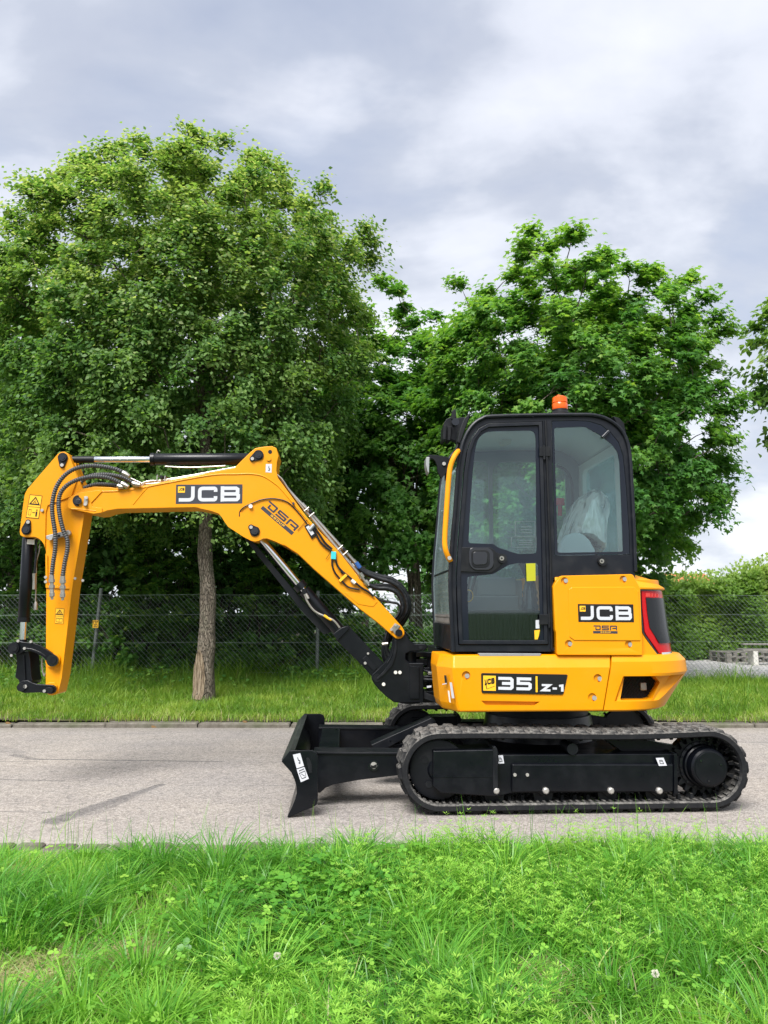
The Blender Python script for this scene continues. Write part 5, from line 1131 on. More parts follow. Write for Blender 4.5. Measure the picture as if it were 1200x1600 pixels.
for row in range(2):
    x = -3.6 + row * .07
    while x < 4.0:
        k = random.randrange(4); l = (.155, .14, .165, .15)[k]
        o = bpy.data.objects.new('sett', gm_[k]); col.objects.link(o); o.parent = gut; o.location = (x, -.135 * row + .01 + random.uniform(-.006, .006), -.046 + random.uniform(-.005, .006)); o.rotation_euler = (random.uniform(-.03, .03), random.uniform(-.02, .02), random.uniform(-.05, .05)); x += l + .014

# ================================================================== LEAVES
def leafm(name, cols, trans=.45, rough=.5, tr_tint=(1.3, 1.35, .6)):
    """cols: colour by the leaf's own random number 'tone' (0..1)"""
    m = bpy.data.materials.new(name); m.use_nodes = True; q = NB(m)
    a = q.n('ShaderNodeAttribute'); a.attribute_name = 'tone'
    c = q.ramp(a.outputs['Fac'], cols)
    q.base(c); q.b.inputs['Roughness'].default_value = rough; q.b.inputs['Specular IOR Level'].default_value = .35
    t = q.n('ShaderNodeBsdfTranslucent'); q.l(q.mix(1.0, c, tr_tint, 'MULTIPLY'), t.inputs[0])
    x = q.n('ShaderNodeMixShader'); x.inputs[0].default_value = trans; q.l(q.b.outputs[0], x.inputs[1]); q.l(t.outputs[0], x.inputs[2]); q.l(x.outputs[0], q.out.inputs[0]); return m
def npmesh(name, V, Fv, nper, m, tone=None, parent=None, kind=None, smooth=False):
    """V (N,3); Fv flat loop indices; nper faces' vertex counts"""
    me = bpy.data.meshes.new(name); me.vertices.add(len(V)); me.vertices.foreach_set('co', V.astype(np.float32).ravel())
    me.loops.add(len(Fv)); me.loops.foreach_set('vertex_index', Fv.astype(np.int32)); me.polygons.add(len(nper))
    st = np.zeros(len(nper), np.int32); st[1:] = np.cumsum(nper)[:-1]; me.polygons.foreach_set('loop_start', st); me.polygons.foreach_set('loop_total', nper.astype(np.int32))
    me.materials.append(m)
    if tone is not None: at_ = me.attributes.new('tone', 'FLOAT', 'FACE'); at_.data.foreach_set('value', tone.astype(np.float32))
    me.update(calc_edges=True)
    if smooth: me.shade_smooth()
    o = bpy.data.objects.new(name, me); col.objects.link(o)
    if parent: o.parent = parent
    if kind: o['kind'] = kind
    return o
LINDEN = (np.array([(0, 0, 0), (-.38, .20, .07), (-.33, .60, .06), (0, 1.12, -.12), (.33, .60, .06), (.38, .20, .07)], float), [(0, 3, 2, 1), (0, 5, 4, 3)])
MAPLE = (np.array([(0, 0, 0), (-.30, .02, -.04), (-.20, .22, .02), (-.62, .38, -.10), (-.24, .52, .03), (-.16, .62, .02), (0, 1.0, -.12), (.16, .62, .02), (.24, .52, .03), (.62, .38, -.10), (.20, .22, .02), (.30, .02, -.04), (0, .42, .06)], float),
         [(0, 12, 2, 1), (12, 4, 3, 2), (12, 6, 5, 4), (12, 8, 7, 6), (12, 10, 9, 8), (0, 11, 10, 12)])
SIMPLE = (np.array([(0, 0, 0), (-.34, .42, .06), (0, 1, -.05), (.34, .42, .06)], float), [(0, 3, 2, 1)])
def unit(a): return a / np.maximum(1e-9, np.linalg.norm(a, axis=1, keepdims=True))
def scatter(name, tmpl, C, NN, T, S, m, tone, parent=None, kind=None):
    tv, tf = tmpl; n = len(C); k = len(tv)
    NN = unit(NN); T = unit(T - NN * (T * NN).sum(1, keepdims=True)); B = np.cross(T, NN)
    V = C[:, None, :] + S[:, None, None] * (tv[None, :, 0, None] * B[:, None, :] + tv[None, :, 1, None] * T[:, None, :] + tv[None, :, 2, None] * NN[:, None, :])
    fl = np.array([i for f in tf for i in f]); L_ = (np.arange(n)[:, None] * k + fl[None, :]).ravel(); per = np.tile([len(f) for f in tf], n)
    return npmesh(name, V.reshape(-1, 3), L_, per, m, np.repeat(tone, len(tf)), parent, kind)
def tubes(name, segs, m, parent, sides=5, kind=None):
    """segs: list of (points, radii) -> one mesh"""
    mb = MB()
    for P, r in segs: mb.tube(P, r, sides, cap=False)
    o = mb.obj(name, m, parent, ang=80)
    if kind: o['kind'] = kind
    return o
def barkm(q, m):
    mp = q.n('ShaderNodeMapping'); mp.inputs['Scale'].default_value = (1, 1, .22); q.l(q.coord(), mp.inputs[0])
    n = q.noise(34, 8, .7, mp.outputs[0], .4); n2 = q.noise(5, 5, .6)
    c = q.ramp(n, [(.30, (.055, .048, .038)), (.48, (.20, .165, .125)), (.62, (.33, .285, .225)), (.75, (.44, .40, .33))]); c = q.mix(q.mr(n2, .52, .72, 0, .45), c, (.16, .18, .12)); v_ = q.n('ShaderNodeTexVoronoi'); v_.feature = 'DISTANCE_TO_EDGE'; v_.inputs['Scale'].default_value = 62; q.l(mp.outputs[0], v_.inputs[0]); k_ = q.mr(v_.outputs['Distance'], 0, .16); c = q.mix(q.math('MULTIPLY_ADD', k_, .6, .4), (.06, .052, .042), c); q.base(c); q.bump(q.math('ADD', n, k_), 1.0, .02)
M['bark'] = gmat('grey_brown_bark', barkm)
M['darkbark'] = gmat('dark_bark', lambda q, m: (q.base(q.ramp(q.noise(20, 6, .7), [(.3, (.02, .017, .013)), (.7, (.085, .072, .055))])), q.bump(q.noise(30, 5), .8, .01)))
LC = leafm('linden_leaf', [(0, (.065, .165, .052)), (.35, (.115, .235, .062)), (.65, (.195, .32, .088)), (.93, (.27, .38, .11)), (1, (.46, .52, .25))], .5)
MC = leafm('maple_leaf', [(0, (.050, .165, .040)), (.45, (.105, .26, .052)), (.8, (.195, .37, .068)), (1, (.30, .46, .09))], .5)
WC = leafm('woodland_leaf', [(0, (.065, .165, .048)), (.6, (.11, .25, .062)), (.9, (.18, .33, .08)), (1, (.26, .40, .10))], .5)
HC = leafm('hedge_leaf', [(0, (.06, .15, .022)), (.5, (.13, .25, .034)), (1, (.28, .39, .07))])
# ------------------------------------------------------------------ trees
def tree(name, label, cat, base, trunk, crown, nb, per, size, tmpl, lm, bark='bark', group=None, seed=0, lobes=.22, droop=.3, flat=.75, stems=1, spray=.42, tone_top=.5, gap=0.0, trunk_r=.13, limbs=14, floor_z=0.6, pale=.10, shellf=.55):
    """trunk up from base, limbs to the crown, boughs from the limbs, sprays of leaves on every bough.
    crown: (cx, cy, cz, rx, ry, rz); nb boughs with `per` leaves each"""
    r = np.random.default_rng(seed + 11); base = np.array(base, float)
    t = thing(name, label, cat, tuple(base), 0, group)
    cx, cy, cz, rx, ry, rz = crown; Cc = np.array([cx, cy, cz]) - base; Rr = np.array([rx, ry, rz])
    # lumpy envelope: random lobes on the sphere of directions
    ld = unit(r.normal(size=(26, 3))); la = r.uniform(-1, 1, 26); lw = r.uniform(5, 16, 26)
    def env(d): return ((np.abs(d) ** 3.0).sum(1) ** (-1 / 3.0)) * .93 + lobes * np.clip((np.exp((d @ ld.T - 1) * lw) * la).sum(1), -1, 1)
    # boughs
    d = unit(r.normal(size=(nb * 2, 3)) * np.array([1, 1, .95])); d = d[(d[:, 2] > -.75)][:nb]; n = len(d)
    rad = np.where(r.random(n) < shellf, r.uniform(.80, 1.0, n), r.uniform(.30, .82, n))
    P = Cc + d * Rr * (rad * env(d))[:, None]; P = P[P[:, 2] + base[2] > floor_z]; n = len(P)
    if gap > 0: P = P[vnoise(P[:, 0] * 1.0 + 7 * P[:, 1], P[:, 2], .55, seed) > gap]; n = len(P)
    # trunk(s)
    segs = []; skel = []
    top = Cc + np.array([0, 0, rz * .55])
    for s in range(stems):
        off = np.array([0, 0, 0.0]) if stems == 1 else np.array([r.uniform(-.35, .35), r.uniform(-.25, .25), 0])
        tp = top + (np.array([0, 0, 0]) if stems == 1 else np.array([r.uniform(-.5, .5) * rx, r.uniform(-.4, .4) * ry, -r.uniform(0, .4) * rz])); K = 14; pts = []
        for i in range(K + 1):
            f = i / K; p = off * (1 - f * .2) + np.array([(tp[0]) * f ** 2.6, tp[1] * f ** 2.6, tp[2] * f]) + np.array([r.uniform(-1, 1), r.uniform(-1, 1), 0]) * .025 * (0 < i < K)
            pts.append(p)
        r0 = trunk_r if stems == 1 else trunk_r * r.uniform(.28, .5)
        rr = [r0 * (1.32 if i == 0 else 1.03 if i == 1 else 1.0) * (1 - .9 * (i / K) ** 1.15) + .008 for i in range(K + 1)]
        Q = smooth_path(pts, 3); rq = [rr[min(K, i // 3)] + (rr[min(K, i // 3 + 1)] - rr[min(K, i // 3)]) * (i % 3) / 3 for i in range(len(Q))]
        rq = [a * (1 + .05 * math.sin(i * 1.7 + s)) for i, a in enumerate(rq)]
        mb = MB(); mb.tube(Q, rq, 14 if stems == 1 else 8, cap=False); mb.obj('trunk', M[bark], t, ang=80); skel += [(np.array(q_), rq[i]) for i, q_ in enumerate(Q) if q_[2] > trunk * .8 or stems > 1]
    # limbs
    SK = np.array([s_[0] for s_ in skel]); nodes = [SK]; lim = []
    for k in range(limbs):
        dd = unit(r.normal(size=(1, 3)) * np.array([1, 1, .7]))[0]; dd[2] = abs(dd[2]) * 1.1 - .25; tip = Cc + dd * Rr * r.uniform(.45, .72)
        zz = np.clip(tip[2] - r.uniform(.35, .8) * np.linalg.norm(tip[:2] - Cc[:2]) - .2, trunk * .9, top[2]); a = SK[np.argmin(abs(SK[:, 2] - zz) + r.random(len(SK)) * .2)]
        mid = (a + tip) / 2 + np.array([0, 0, -.12]) + r.normal(size=3) * .08; L2 = smooth_path([a, a * .6 + mid * .4 + np.array([0, 0, .05]), mid, tip], 4)
        r0 = trunk_r * .34 * r.uniform(.7, 1.1); lim.append((L2, [r0 * (1 - .85 * i / len(L2)) for i in range(len(L2))])); nodes.append(np.array([tuple(p) for p in L2[2:]]))
    tubes('limb', lim, M[bark], t, 6).__setitem__('kind', 'stuff')
    ND = np.concatenate(nodes); br = []; P = P[np.argsort(np.array([np.linalg.norm(ND - p_, axis=1).min() for p_ in P]))]
    start = np.zeros_like(P)
    for i in range(n):
        dist = np.linalg.norm(ND - P[i], axis=1) + np.maximum(0, ND[:, 2] - P[i, 2] + .1) * 1.2; a = ND[np.argmin(dist)]; start[i] = a; L3 = np.linalg.norm(P[i] - a); mid = a * .5 + P[i] * .5 + r.normal(size=3) * .07 * L3 + np.array([0, 0, .04]); q3 = a * .22 + P[i] * .78 + r.normal(size=3) * .04 * L3
        br.append(([a, mid, q3, P[i]], [.006 + .007 * min(1, L3), .005 + .004 * min(1, L3), .004, .0025])); ND = np.concatenate([ND, mid[None], q3[None]])
    tubes('branch', br, M[bark], t, 4).__setitem__('kind', 'stuff')
    # sprays
    out = unit(P - Cc + np.array([0, 0, .15])); grow = unit(P - start + out * .4)
    tw = 9; cnt = n * per; bi = np.repeat(np.arange(n), per); ti = r.integers(0, tw, cnt)
    td = unit(grow[:, None, :] * .9 + r.normal(size=(n, tw, 3)) * np.array([.75, .75, .38])).reshape(-1, 3); tl = r.uniform(.55, 1.25, n * tw) * spray
    idx = bi * tw + ti; f = r.uniform(-.25, 1, cnt)
    C = P[bi] + td[idx] * (tl[idx] * f)[:, None]; C[:, 2] -= droop * spray * np.maximum(f, 0) ** 2 * r.uniform(.4, 1.2, cnt); C += r.normal(size=(cnt, 3)) * np.array([.5, .5, .3]) * .11 * spray / .42
    keep = C[:, 2] + base[2] > floor_z * .6; C, idx, bi, f = C[keep], idx[keep], bi[keep], f[keep]; cnt = len(C)
    NN = np.array([0, 0, 1.0]) * flat + out[bi] * .55 + r.normal(size=(cnt, 3)) * .45
    T = td[idx] + r.normal(size=(cnt, 3)) * .55 + np.array([0, 0, -droop])
    S = size * r.uniform(.65, 1.2, cnt)
    relz = (C[:, 2] - Cc[2]) / Rr[2]
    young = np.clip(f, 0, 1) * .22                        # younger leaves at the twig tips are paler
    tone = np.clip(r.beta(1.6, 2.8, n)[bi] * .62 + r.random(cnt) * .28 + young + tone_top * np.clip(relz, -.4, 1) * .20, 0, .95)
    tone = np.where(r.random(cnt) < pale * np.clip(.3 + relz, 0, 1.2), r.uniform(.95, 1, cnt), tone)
    o = scatter('crown', tmpl, C, NN, T, S, lm, tone, t, 'stuff')
    return t
# pixel anchors are turned into metres at each tree's own distance
def crown_px(u, v, Y, ru, rv, ry):
    c = at(u, v, Y); s = (at(u + 50, v, Y) - at(u - 50, v, Y)).length / 100; z = (at(u, v - 50, Y) - at(u, v + 50, Y)).length / 100
    return (c.x, Y, c.z, ru * s, ry, rv * z)
b = ground(318, 1096, .10)
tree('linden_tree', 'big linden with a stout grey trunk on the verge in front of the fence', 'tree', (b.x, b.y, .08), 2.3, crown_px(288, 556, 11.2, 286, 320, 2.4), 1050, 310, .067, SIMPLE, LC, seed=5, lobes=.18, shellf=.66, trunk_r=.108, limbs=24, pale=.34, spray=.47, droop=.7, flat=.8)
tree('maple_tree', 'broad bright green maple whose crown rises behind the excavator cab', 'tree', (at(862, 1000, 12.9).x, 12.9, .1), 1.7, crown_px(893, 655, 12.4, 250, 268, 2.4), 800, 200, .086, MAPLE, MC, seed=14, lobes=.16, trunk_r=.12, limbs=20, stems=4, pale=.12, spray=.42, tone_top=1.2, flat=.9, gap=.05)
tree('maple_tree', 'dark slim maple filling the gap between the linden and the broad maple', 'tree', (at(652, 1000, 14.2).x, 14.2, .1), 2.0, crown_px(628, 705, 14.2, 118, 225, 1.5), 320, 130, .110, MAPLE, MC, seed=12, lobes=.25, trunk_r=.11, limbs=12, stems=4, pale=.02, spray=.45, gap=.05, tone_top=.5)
tree('linden_tree', 'linden at the far left edge, its crown merging with the big linden', 'tree', (at(-60, 1000, 13.2).x, 13.2, .1), 2.2, crown_px(-30, 665, 13.0, 155, 262, 1.9), 360, 260, .062, SIMPLE, LC, seed=21, lobes=.28, trunk_r=.13, limbs=14, pale=.10, spray=.46)
tree('linden_tree', 'linden at the right edge with only its outer branches in view', 'tree', (at(1330, 1000, 10.5).x, 10.5, .1), 2.0, crown_px(1315, 560, 10.5, 130, 150, 1.3), 110, 110, .085, LINDEN, LC, seed=23, lobes=.35, trunk_r=.12, limbs=10, pale=.05, spray=.40, gap=.2)
def scar():
    t = [o for o in bpy.data.objects if o.name == 'linden_tree'][0]; r_ = random.Random(4); mb = MB(); n = 10; m_ = 7; A = []
    for i in range(n + 1):
        f = i / n; z = .06 + f * .62; wd = .55 * math.sin(math.pi * min(1, .15 + f * .85)) ** .7 + .06
        for j in range(m_ + 1): a = R(-108) + (j / m_ - .5) * 2 * wd + r_.uniform(-.03, .03); rr = .150 - .02 * f + .012 - .012 * math.sin(math.pi * j / m_) * (0 < i < n); A.append((rr * math.cos(a), rr * math.sin(a), z))
    mb.v = A; mb.f = [(i * (m_ + 1) + j, i * (m_ + 1) + j + 1, (i + 1) * (m_ + 1) + j + 1, (i + 1) * (m_ + 1) + j) for i in range(n) for j in range(m_)]
    def wm(q, m):
        mp = q.n('ShaderNodeMapping'); mp.inputs['Scale'].default_value = (1, 1, .12); q.l(q.coord(), mp.inputs[0]); n_ = q.noise(60, 6, .7, mp.outputs[0]); q.base(q.ramp(n_, [(.36, (.05, .035, .022)), (.5, (.22, .165, .11)), (.7, (.36, .30, .22))])); q.bump(n_, 1, .02)
    mb.obj('bark_scar', gmat('bare_wood', wm), t, ang=80)
scar()
# the wood behind the fence: separate trees and bushes
wood = [(-250, 15.5, 620, 150, 260), (20, 16.5, 700, 140, 240), (150, 15.0, 760, 120, 210), (300, 16.5, 720, 140, 230), (430, 15.2, 770, 115, 205), (520, 17.5, 720, 120, 230), (745, 17.0, 800, 90, 160), (850, 16.4, 830, 100, 170), (960, 15.6, 800, 95, 170)]
wlab = ['dark tree in the wood, far left beyond the frame edge', 'dark tree in the wood behind the dipper arm', 'dark tree in the wood between dipper arm and fence post with sign', 'dark tree in the wood just right of the stout linden trunk', 'dark tree in the wood behind the boom lift cylinder', 'dark tree furthest back in the wood, left of the cab', 'dark tree in the wood directly behind the cab door', 'dark tree in the wood behind the rear cab window', 'dark tree in the wood behind the tail lamp']
for k, (u, Y, v, ru, rv) in enumerate(wood):
    tree('woodland_tree', wlab[k], 'tree', (at(u, 900, Y).x, Y, .1), 1.4, crown_px(u, v, Y, ru, rv, 1.5), 190, 95, .13, SIMPLE if k > 4 else LINDEN, WC, 'darkbark', 'dark trees of the wood behind the fence', 40 + k, trunk_r=.12, limbs=9, pale=.02, spray=.5, lobes=.2, floor_z=.5, tone_top=.2, shellf=.7, gap=.12 if k > 4 else 0)
back = [(-150, 24, 'dark tree of the back row, beyond the left edge'), (70, 23, 'dark back row tree seen left of the dipper arm'), (240, 24.5, 'dark back row tree seen below the boom left of the trunk'), (410, 23.5, 'dark back row tree seen under the boom knee'), (570, 25, 'dark back row tree seen behind the swing post'), (735, 24, 'dark back row tree hidden mostly by the cab front'), (900, 23, 'dark back row tree hidden mostly by the rear of the cab')]
for k, (u, Y, lb) in enumerate(back):
    c_ = at(u, 900, Y); tree('woodland_tree', lb, 'tree', (c_.x, Y, .1), .8, (c_.x, Y, 3.3, 2.0, 1.2, 3.3), 170 if k not in (4,) else 90, 80, .17, SIMPLE, WC, 'darkbark', 'dark trees of the wood behind the fence', 90 + k, trunk_r=.14, limbs=7, pale=.02, spray=.6, lobes=.15, floor_z=.15, tone_top=.2, shellf=.75)
def bush(name, label, x, y, h, wdt, nb, per, size, tm, lm, seed, group=None, z0=.1, pale=.1, tone_top=.6):
    return tree(name, label, 'bush', (x, y, z0), .1, (x, y, z0 + h * .45, wdt, wdt * .75, h * .58), nb, per, size, tm, lm, 'darkbark', group, seed, trunk_r=.035, limbs=6, stems=5, spray=.24, floor_z=z0, pale=pale, tone_top=tone_top, lobes=.35)
BC = leafm('bush_leaf', [(0, (.040, .13, .022)), (.5, (.085, .21, .035)), (.9, (.18, .33, .05)), (1, (.32, .46, .08))])
spots = [(30, 12.9, .9, .8, 'bush behind the fence below the bucket linkage'), (118, 13.0, .8, .7, 'bush behind the fence between dipper arm and signed post'), (205, 12.9, 1.3, .9, 'tallest bush behind the fence, right of the signed post'), (285, 13.1, 1.25, .8, 'leafy bush behind the fence, touching the left of the stout trunk'), (352, 12.8, .75, .6, 'light green bush behind the fence right of the stout trunk'), (440, 13.1, .7, .9, 'low dark bush behind the fence under the lift cylinder'),
         (545, 12.9, 1.15, .55, 'bright bush behind the fence left of the swing post'), (610, 13.3, .9, .6, 'bush behind the fence behind the swing post'), (660, 13.4, .8, .5, 'small bush behind the fence at the front of the cab'), (-70, 12.9, 1.1, .9, 'bush behind the fence beyond the left edge')]
spots += [(75, 13.3, 1.9, .8, 'mid green shrub behind the fence just right of the dipper foot'), (240, 13.5, 2.2, .8, 'mid green shrub behind the fence left of the stout trunk'), (395, 13.4, 1.9, .8, 'mid green shrub behind the fence between trunk and lift cylinder'), (-20, 14.2, 3.0, 1.0, 'tall dark shrub in the wood at the far left'), (85, 14.4, 2.6, .9, 'tall dark shrub in the wood behind the dipper arm'), (175, 14.0, 2.9, .9, 'tall dark shrub in the wood right of the signed post'), (255, 14.5, 2.7, .9, 'tall dark shrub in the wood left of the stout trunk'), (345, 14.0, 2.9, .8, 'tall dark shrub in the wood right of the stout trunk'), (425, 14.6, 3.0, .8, 'tall dark shrub in the wood behind the lift cylinder'), (500, 14.9, 2.2, .6, 'shrub in the wood behind the second fence post'), (770, 14.5, 2.6, .9, 'tall dark shrub in the wood behind the cab door'), (880, 14.6, 2.4, .9, 'tall dark shrub in the wood behind the rear of the cab'), (965, 15.0, 2.2, .7, 'dark shrub in the wood behind the engine cover')]
for k, (u, Y, h, wd, lb) in enumerate(spots): bush('bush', lb, at(u, 1040, Y).x, Y, h, wd, 70 if h < 2 else 150, 70, .075, LINDEN, BC if h < 2.3 else WC, 60 + k, 'bushes behind the fence')
# hedge on the right: one clipped hedge
def hedge():
    r = np.random.default_rng(5); x0, x1, y0, y1, H = at(1005, 1000, 18.5).x, 16.5, 18.5, 20.0, 2.02
    t = thing('hedge', 'long clipped yellow-green conifer hedge across the gravel yard', 'hedge', ((x0 + x1) / 2, (y0 + y1) / 2, .1))
    n = 90000; C = np.stack([r.uniform(x0, x1, n), y0 + (y1 - y0) * r.random(n) ** 2.2, r.random(n) ** .8 * H], 1)
    lump = vnoise(C[:, 0], C[:, 2], .55, 9); C[:, 1] += (lump - .5) * .7; C[:, 2] += (vnoise(C[:, 0], C[:, 1], .4, 2) - .4) * .30 * (C[:, 2] > H * .75)
    up = r.random(n) < .06; C[up, 2] = H + r.random(up.sum()) ** 2 * .35; C[:, 2] *= .86 + .28 * vnoise(C[:, 0], C[:, 0] * 0, 1.6, 4)
    NN = np.array([0, -.7, .6]) + r.normal(size=(n, 3)) * .5; T = np.array([0, -.3, 1.0]) + r.normal(size=(n, 3)) * .4; tone = np.clip(.15 + lump * .45 + r.random(n) * .25 + (C[:, 2] / H) ** 3 * .25, 0, 1)
    C -= np.array([(x0 + x1) / 2, (y0 + y1) / 2, 0]); C[:, 2] += .0
    scatter('foliage', SIMPLE, C, NN, T, .085 * r.uniform(.6, 1.3, n), HC, tone, t, 'stuff')
    mb = MB(); mb.box((x0 - (x0 + x1) / 2 + .15, -.2, 0), (x1 - (x0 + x1) / 2, .5, H - .25)); mb.obj('inner_wood', M['darkbark'], t)
hedge()
# ------------------------------------------------------------------ chain-link fence
def fence():
    pts = [Vector((-14, 12.25, 0)), Vector((-5.2, 12.2, 0)), Vector((0, 12.25, 0)), Vector((5, 12.6, 0)), Vector((15.5, 13.35, 0))]
    t = thing('chain_link_fence', 'grey-green chain link fence on round posts along the far verge', 'fence', (0, 12.25, .05)); o0 = Vector((0, 12.25, .05))
    def P(s):
        for a, b_ in zip(pts, pts[1:]):
            L_ = (b_ - a).length
            if s <= L_: return a + (b_ - a) * s / L_, (b_ - a).normalized()
            s -= L_
        return pts[-1], (pts[-1] - pts[-2]).normalized()
    total = sum((b_ - a).length for a, b_ in zip(pts, pts[1:])); H = 1.50; st = .0375; rows = int((H - .02) / st / 2) * 2; V, Fl = [], []; r = .0023
    Vs = []; Fs = []; base_i = 0
    n = int(total / st)
    for k in range(n):                                      # every wire zigzags between two columns and hooks its neighbours
        (c, d), (c2, _) = P(k * st), P((k + 1) * st); A = np.zeros((rows + 1, 3))
        for i in range(rows + 1):
            q = c if (i + k) % 2 == 0 else c2; sgn = 1 if (i + k) % 2 == 0 else -1
            A[i] = (q.x - d.x * .0016 * sgn, q.y + .002 * sgn, .02 + i * (H - .02) / rows + .010 * math.sin(k * .11 + i * .05))
        for tri in ((0, -r, 0), (d.x * r, r * .6, r * .5), (-d.x * r, r * .6, -r * .5)): Vs.append(A + np.array(tri))
        m_ = rows + 1; idx = np.arange(m_ - 1)
        for a, b_ in ((0, 1), (1, 2), (2, 0)): Fs.append(np.stack([base_i + a * m_ + idx, base_i + b_ * m_ + idx, base_i + b_ * m_ + idx + 1, base_i + a * m_ + idx + 1], 1))
        base_i += 3 * m_
    V = np.concatenate(Vs) - np.array([0, 12.25, .05]); Fv = np.concatenate(Fs)
    npmesh('wire_mesh', V, Fv.ravel(), np.full(len(Fv), 4), M['wire'], None, t, 'stuff')
    for z in (.30, .76, 1.19, 1.505):
        mb = MB(); Q = []; s = 0
        while s < total: p, _ = P(s); Q.append(p + Vector((0, -.004, z + .006 * math.sin(s * 3))) - o0); s += .5
        mb.tube(Q, .0024, 5); mb.obj('tension_wire', M['wire'], t)
    for u, lean, top in ((-330, .0, 1.56), (-80, 0, 1.56), (142, .11, 1.60), (495, .0, 1.56), (860, 0, 1.56), (1262, 0, 1.56), (1600, 0, 1.56)):
        g = at(u, 1080, 12.3); s = min(range(0, int(total * 20)), key=lambda k: abs(P(k / 20)[0].x - g.x)) / 20; p, _ = P(s)
        mb = MB(); a = p + Vector((0, .045, -.1)) - o0; b_ = p + Vector((lean, .045, top)) - o0
        mb.tube([a, b_, b_ + Vector((0, 0, .012))], [.028, .028, .016], 14); mb.obj('fence_post', M['postm'], t)
        if u == 142: fp = (p, lean, top)
    return fp
def postmf(q, m): q.base(q.mix(q.mr(q.noise(20, 5), .45, .7), (.15, .165, .165), (.25, .26, .25))); q.b.inputs['Metallic'].default_value = .35; q.b.inputs['Roughness'].default_value = .55
M['postm'] = gmat('galvanised_post', postmf); M['wire'] = mat('fence_wire', (.34, .40, .37), .55, .2)
fp, ln, tp_ = fence()
c = at(149.5, 975, 12.18); sg = thing('fence_sign', 'small yellow notice plate fixed to the leaning fence post', 'sign', (c.x, 12.175, c.z), 0)
MB().prism(rounded([(-.045, -.06), (.045, -.06), (.045, .06), (-.045, .06)], .008, 3, True), 0, .003).obj('plate', M['decal_yellow'], sg, .0)
mb = MB(); g = lambda a, b_: Vector((-.04 + a * .08, -.001, -.055 + b_ * .11))
for P_ in ([(.1, .55), (.1, .92), (.5, .92), (.5, .55)], [(.6, .9), (.9, .9), (.75, .7), (.6, .6)], [(.1, .12), (.9, .12)], [(.15, .40), (.55, .40), (.35, .22)], [(.65, .45), (.9, .3)]): ribbon(mb, P_, .09, g)
mb.obj('print', M['decal_black'], sg, smooth=False)
# ------------------------------------------------------------------ things in the yard
def woodm(q, m):
    mp = q.n('ShaderNodeMapping'); mp.inputs['Scale'].default_value = (1, 8, 8); q.l(q.coord(), mp.inputs[0]); q.base(q.ramp(q.noise(6, 6, .6, mp.outputs[0]), [(.3, (.16, .15, .13)), (.7, (.34, .32, .29))]))
M['wood'] = gmat('weathered_wood', woodm)
pb = at(1137, 1040, 17.4)
pal = thing('pallet_stack', 'low stack of grey weathered pallets on the gravel before the hedge', 'pallets', (pb.x, 17.4, .11), R(4))
for lay in range(2):
    z = lay * .12
    for k in range(3): mb = MB(); mb.box((0, k * .36, z), (1.15, k * .36 + .10, z + .018)); mb.obj('plank', M['wood'], pal)
    for k in range(3):
        for j in range(3): mb = MB(); mb.box((j * .52, k * .36, z + .02), (j * .52 + .11, k * .36 + .09, z + .092)); mb.obj('block', M['wood'], pal)
    for k in range(6): mb = MB(); mb.box((k * .21, -.01, z + .095), (k * .21 + .10, .84, z + .113)); mb.obj('plank', M['wood'], pal)
bb = at(1182, 1046, 16.6)
bench = thing('bench', 'long grey plank bench on pale concrete feet at the right edge of the yard', 'bench', (bb.x, 16.6, .11), R(-5))
for k in range(3): mb = MB(); mb.box((-.25, k * .13, .30), (1.9, k * .13 + .115, .34)); mb.obj('seat_plank', M['wood'], bench, .004)
mb = MB(); mb.box((-.20, .12, .42), (1.9, .24, .455)); mb.obj('backrest', M['wood'], bench, .004)
for x in (0, 1.4): mb = MB(); mb.prism([(x - .05, 0), (x + .06, 0), (x + .05, .30), (x - .04, .30)], .0, .34); mb.obj('foot', M['white_part'], bench, .008)
# a house far behind the hedge: only a corner of its tiled roof shows
hp_ = at(1075, 960, 46); hs = thing('house', 'house far behind the hedge, only its orange tiled roof peeping above', 'house', (hp_.x, 48, 0))
mb = MB(); mb.box((-2.2, 0, 0), (3.0, 7, 2.5)); mb.obj('wall', mat('render_wall', (.6, .56, .5), .9), hs)
mb = MB(); mb.add([(-2.6, -.5, 2.4), (3.4, -.5, 2.4), (3.4, 3.5, 3.75), (-2.6, 3.5, 3.75), (-2.6, 7.5, 2.4), (3.4, 7.5, 2.4), (-2.6, -.5, 2.3), (3.4, -.5, 2.3), (3.4, 7.5, 2.3), (-2.6, 7.5, 2.3)], [(0, 1, 2, 3), (3, 2, 5, 4), (0, 6, 7, 1), (4, 5, 8, 9), (6, 0, 3, 4, 9), (1, 7, 8, 5, 2), (6, 9, 8, 7)])
mb.obj('roof', gmat('orange_tiles', lambda q, m: q.base(q.ramp(q.noise(3, 6), [(.3, (.35, .10, .05)), (.7, (.52, .18, .09))]))), hs, smooth=False)

